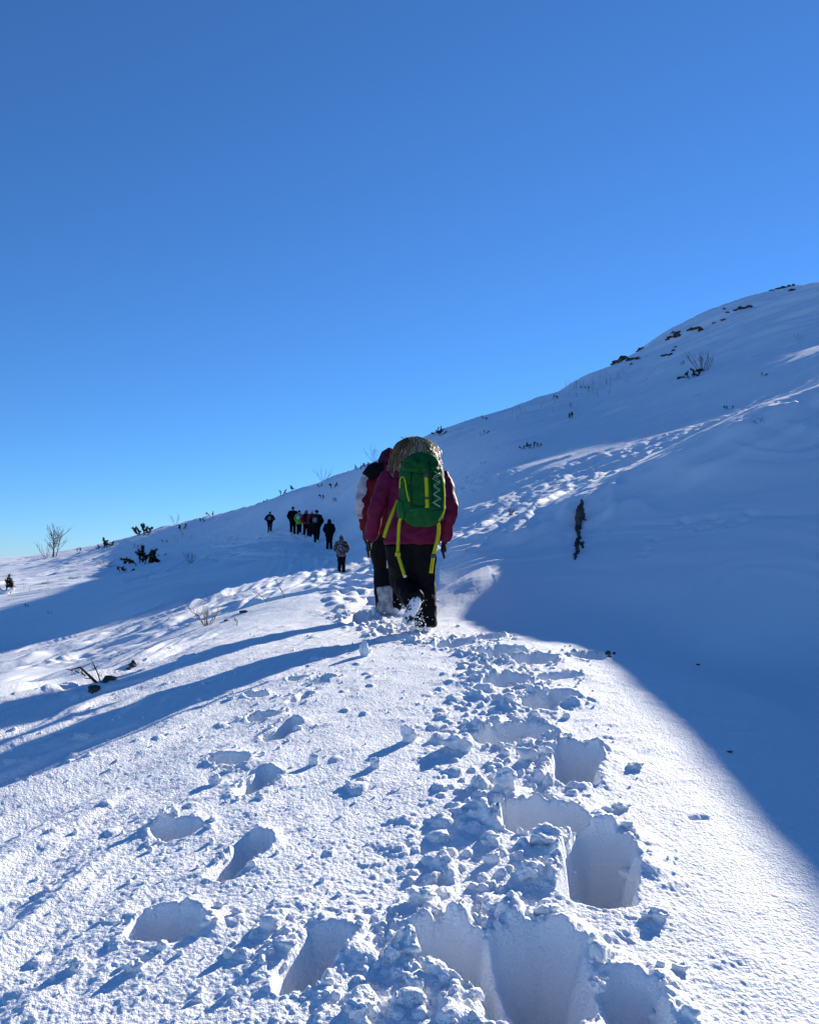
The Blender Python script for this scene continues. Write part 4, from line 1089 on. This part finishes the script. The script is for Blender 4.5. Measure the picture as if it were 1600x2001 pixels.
rock_group([(213, 1328, 26, 16), (204, 1334, 14, 10)], 'dark rock half covered by a snow cap at the lower left', 12)
rock_group([(260, 1301, 16, 20), (252, 1308, 10, 10)], 'slanting dark rock under the crest edge at the left', 13)
rock_group([(477, 1196, 16, 9)], 'small flat stone on the crest edge right of the pale bush', 14, 'stone')
rock_group([(443, 1213, 12, 6)], 'smaller flat stone on the crest edge near the pale bush', 15, 'stone')
rock_group([(1187, 1276, 10, 9), (1194, 1281, 11, 9), (1199, 1278, 7, 8), (1190, 1283, 8, 6)], 'dark crumbly lump at the rim of the shaded hollow', 16, 'earth_clump')
# narrow rock laid bare in the drift wall
g = at(1131, 1040); r = empty('rock_outcrop', g)
def sliver(spec, seed):
    P_ = [at(px, py) - g for px, py, w in spec]; b = bmesh.new()
    path, rad = smooth_path(P_, [(w * g.y / F / 2, w * g.y / F / 2 * 1.6) for px, py, w in spec], 4)
    tube(b, path, rad, 11)
    bmesh.ops.subdivide_edges(b, edges=b.edges[:], cuts=1)
    for v in b.verts:
        q = v.co * 9 + Vector((seed, 0, 0)); v.co += Vector((mnoise.noise(q), mnoise.noise(q + Vector((31, 0, 0))), mnoise.noise(q + Vector((0, 31, 0))))) * 0.045
        q *= 2.7; v.co += Vector((mnoise.noise(q), mnoise.noise(q + Vector((31, 0, 0))), mnoise.noise(q + Vector((0, 31, 0))))) * 0.022
    to_obj('rock', b, M_rock, r, smooth=False)
sliver([(1138, 976, 3), (1138, 984, 6), (1135, 992, 8), (1133, 1003, 15), (1132, 1014, 17), (1131, 1026, 11), (1129, 1038, 7), (1129, 1048, 5)], 3)
sliver([(1130, 1046, 5), (1128, 1056, 6), (1127, 1066, 5), (1127, 1076, 8), (1125, 1085, 5), (1123, 1094, 2)], 8)
sliver([(1136, 1060, 3), (1138, 1066, 6), (1137, 1072, 3)], 13)
sliver([(1138, 1014, 3), (1143, 1018, 4), (1147, 1017, 2)], 19)
tag(r, 'tall narrow dark rock exposed in the shaded drift wall', 'rock')
for px, py, lab, s in ((1426, 1471, 'small dead leaf on the shaded snow at the right', 5), (1364, 1300, 'tiny dark scrap on the shaded snow of the hollow', 4)):
    g = at(px, py); m = g.y / F; b = bmesh.new(); v = blob(b, (0, 0, s * m * 0.3), 1, int(px), 2, 0.5, (s * m, s * m * 0.8, s * m * 0.35)); tag(to_obj('dead_leaf', b, M_leaf, None, g), lab, 'leaf')

# ------------------------------------------------------------------ dry grass, loose snow
b = bmesh.new(); rng = random.Random(8)
for cx, cy, wx_, wy_, n, h in ((1150, 762, 45, 14, 34, 16), (1090, 795, 40, 10, 12, 11), (1195, 735, 25, 10, 10, 16), (1000, 810, 30, 10, 8, 12), (1240, 735, 40, 12, 10, 8), (440, 1060, 30, 10, 8, 10), (80, 1150, 40, 14, 8, 14), (350, 1050, 30, 8, 8, 12), (940, 850, 60, 30, 8, 6)):
    for k in range(n):
        q = at(cx + rng.uniform(-wx_, wx_), cy + rng.uniform(-wy_, wy_)); m = q.y / F; L = h * m * rng.uniform(0.5, 1.1)
        e = q + Vector((rng.gauss(0, 0.16) * L, rng.gauss(0, 0.16) * L, L)); tube(b, [q - Vector((0, 0, 0.05)), q.lerp(e, 0.5), e], [0.011 * m / 0.03, 0.009 * m / 0.03, 0.003], 3)
o = to_obj('dry_grass', b, M_straw); o['kind'] = 'stuff'

def snow_lump(px, py, wpx, hpx, label, seed, group=None):
    g = at(px, py); m = g.y / F; b = bmesh.new()
    wpx *= 0.8
    blob(b, (0, 0, hpx * m * 0.3), 1, seed, 4, 0.42, (wpx * m / 2, wpx * m / 2 * 0.9, hpx * m / 2))
    return tag(to_obj('snow_lump', b, snow, None, g), label, 'snow lump', group)
for q in ((614, 1494, 22, 24, 'small upright snow lump alone on the smooth crust'), (733, 1498, 24, 20, 'rounded snow lump on the crust left of the deep prints'), (800, 1446, 34, 34, 'large ragged snow lump on the crust between both lines of prints'), (714, 1282, 22, 30, 'pointed snow lump just below the walkers'),
          (421, 1532, 26, 22, 'snow lump at the left rim of a slanting print'), (770, 1872, 34, 28, 'rounded lump beside the slanting print at the bottom'), (150, 1893, 34, 20, 'angular snow chip at the bottom left'), (262, 1896, 36, 20, 'flat snow chip at the bottom left, right of another'),
          (318, 1592, 20, 14, 'small lump above the upper left print'), (1165, 1932, 32, 26, 'loose ball of snow between the two deepest prints at the bottom'), (1075, 1790, 60, 24, 'broken slab of snow on the near rim of the deepest print'), (1280, 1790, 60, 20, 'curled snow slab at the right rim of the deepest print'),
          (1035, 1712, 56, 30, 'stacked snow chunk on the left rim of the deepest print'), (1065, 1640, 70, 30, 'flat snow chunk between two deep prints'), (990, 1530, 50, 36, 'snow chunk on the rim left of the middle deep print'), (895, 1462, 60, 34, 'big thrown-out snow chunk left of the trail'),
          (825, 1760, 60, 30, 'broad snow chunk thrown left of the deepest print'), (1330, 1895, 34, 14, 'snow chunk resting on the right edge at the bottom'), (1240, 1500, 34, 13, 'snow chunk right of the middle deep print'), (1215, 1580, 34, 14, 'snow chunk below and right of the middle deep print'),
          (700, 1985, 60, 36, 'rough snow chunk at the very bottom left of centre'), (800, 1850, 40, 40, 'tall crumbled snow chunk at the left wall of the bottom pit')):
    snow_lump(*q, int(q[0] * 3 + q[1]))

rng = random.Random(77)
proto = []
for k in range(10):
    t = bmesh.new(); blob(t, (0, 0, 0), 1, 900 + k * 3, 2 if k < 6 else 1, 0.36, (1, rng.uniform(0.7, 1), rng.uniform(0.5, 0.85)))
    proto.append((np.array([v.co[:] for v in t.verts], np.float32), np.array([[v.index for v in f.verts] for f in t.faces], np.int32))); t.free()
def scatter(name, places):
    """many loose pieces of snow, position and size each, as one mesh"""
    V_, F_, n0 = [], [], 0
    for p, s in places:
        v, f = proto[rng.randrange(4 if s > 0.02 else 10) if s > 0.012 else rng.randrange(4, 10)]
        a = rng.uniform(0, 6.28); c, q = math.cos(a), math.sin(a)
        w = v * s * np.array([rng.uniform(0.7, 1.3), rng.uniform(0.7, 1.3), rng.uniform(0.7, 1.2)], np.float32)
        w = np.stack([w[:, 0] * c - w[:, 1] * q, w[:, 0] * q + w[:, 1] * c, w[:, 2]], 1) + np.array(p, np.float32)
        V_.append(w); F_.append(f + n0); n0 += len(v)
    V_ = np.concatenate(V_); F_ = np.concatenate(F_)
    me = bpy.data.meshes.new(name); me.vertices.add(len(V_)); me.vertices.foreach_set('co', V_.ravel())
    me.loops.add(F_.size); me.loops.foreach_set('vertex_index', F_.ravel()); me.polygons.add(len(F_)); me.polygons.foreach_set('loop_start', np.arange(len(F_), dtype=np.int32) * 3)
    me.update(calc_edges=True)
    o = link(name, me, snow, None); o['kind'] = 'stuff'
    return o
places = []
for (a, b_, rad, dep) in holes:
    if dep < 0.05: continue
    deep = dep > 0.22
    for k in range(26 if deep else 14):
        t = rng.random(); c = a.lerp(b_, t); th = rng.uniform(0, 6.283)
        if deep and rng.random() < 0.5: th = math.pi + rng.gauss(0, 0.9)
        rr_ = rad + 0.02 + abs(rng.gauss(0, 0.11 if deep else 0.06)); x_, y_ = c.x + math.cos(th) * rr_, c.y + math.sin(th) * rr_
        if any((x_ - (h[0].x + h[1].x) / 2) ** 2 + (y_ - (h[0].y + h[1].y) / 2) ** 2 < (h[2] * 1.05) ** 2 for h in holes): continue
        s = min(0.045, 0.006 + abs(rng.gauss(0, 0.012 if deep else 0.007)))
        places.append(((x_, y_, height(x_, y_) + s * 0.3), s))
for k in range(520):
    r_ = rng.uniform(2.0, 8.0); a_ = rng.uniform(-0.5, 0.24); x_, y_ = r_ * math.sin(a_), r_ * math.cos(a_)
    s = 0.004 + abs(rng.gauss(0, 0.005)); places.append(((x_, y_, height(x_, y_) + s * 0.3), s))
scatter('snow_crumbs', places)
# powder kicked up by the walkers' feet
places = []
wb = base
for k in range(330):
    p = wb + Vector((-0.07 + rng.gauss(0, 0.08), -0.22 + rng.gauss(0, 0.08), abs(rng.gauss(0.0, 0.10)) ))
    if rng.random() < 0.35: p = wb + Vector((-0.08 + rng.gauss(0, 0.05), -0.25, 0.02 + rng.random() ** 2 * 0.26)) + Vector((0.10 * rng.random(), 0, 0))
    places.append((p[:], rng.uniform(0.003, 0.012) * rng.uniform(0.5, 1.2)))
q = at(868, 1140)
for k in range(2200):
    d = Vector((abs(rng.gauss(0, 0.16)) - 0.05, rng.gauss(0, 0.08), abs(rng.gauss(0.0, 0.10))))
    places.append(((q + d + Vector((-0.02, -0.3, 0.0)))[:], rng.uniform(0.0015, 0.0035)))
for k in range(300):
    g = at(527, 1042); places.append(((g + Vector((0.15 + rng.gauss(0, 0.12), rng.gauss(0, 0.1), abs(rng.gauss(0, 0.25)))))[:], rng.uniform(0.008, 0.02)))
scatter('kicked_up_snow', places)
for o in C.objects:
    if o.type == 'MESH' and o.parent is None and 'kind' not in o and 'category' not in o:
        print('untagged', o.name)
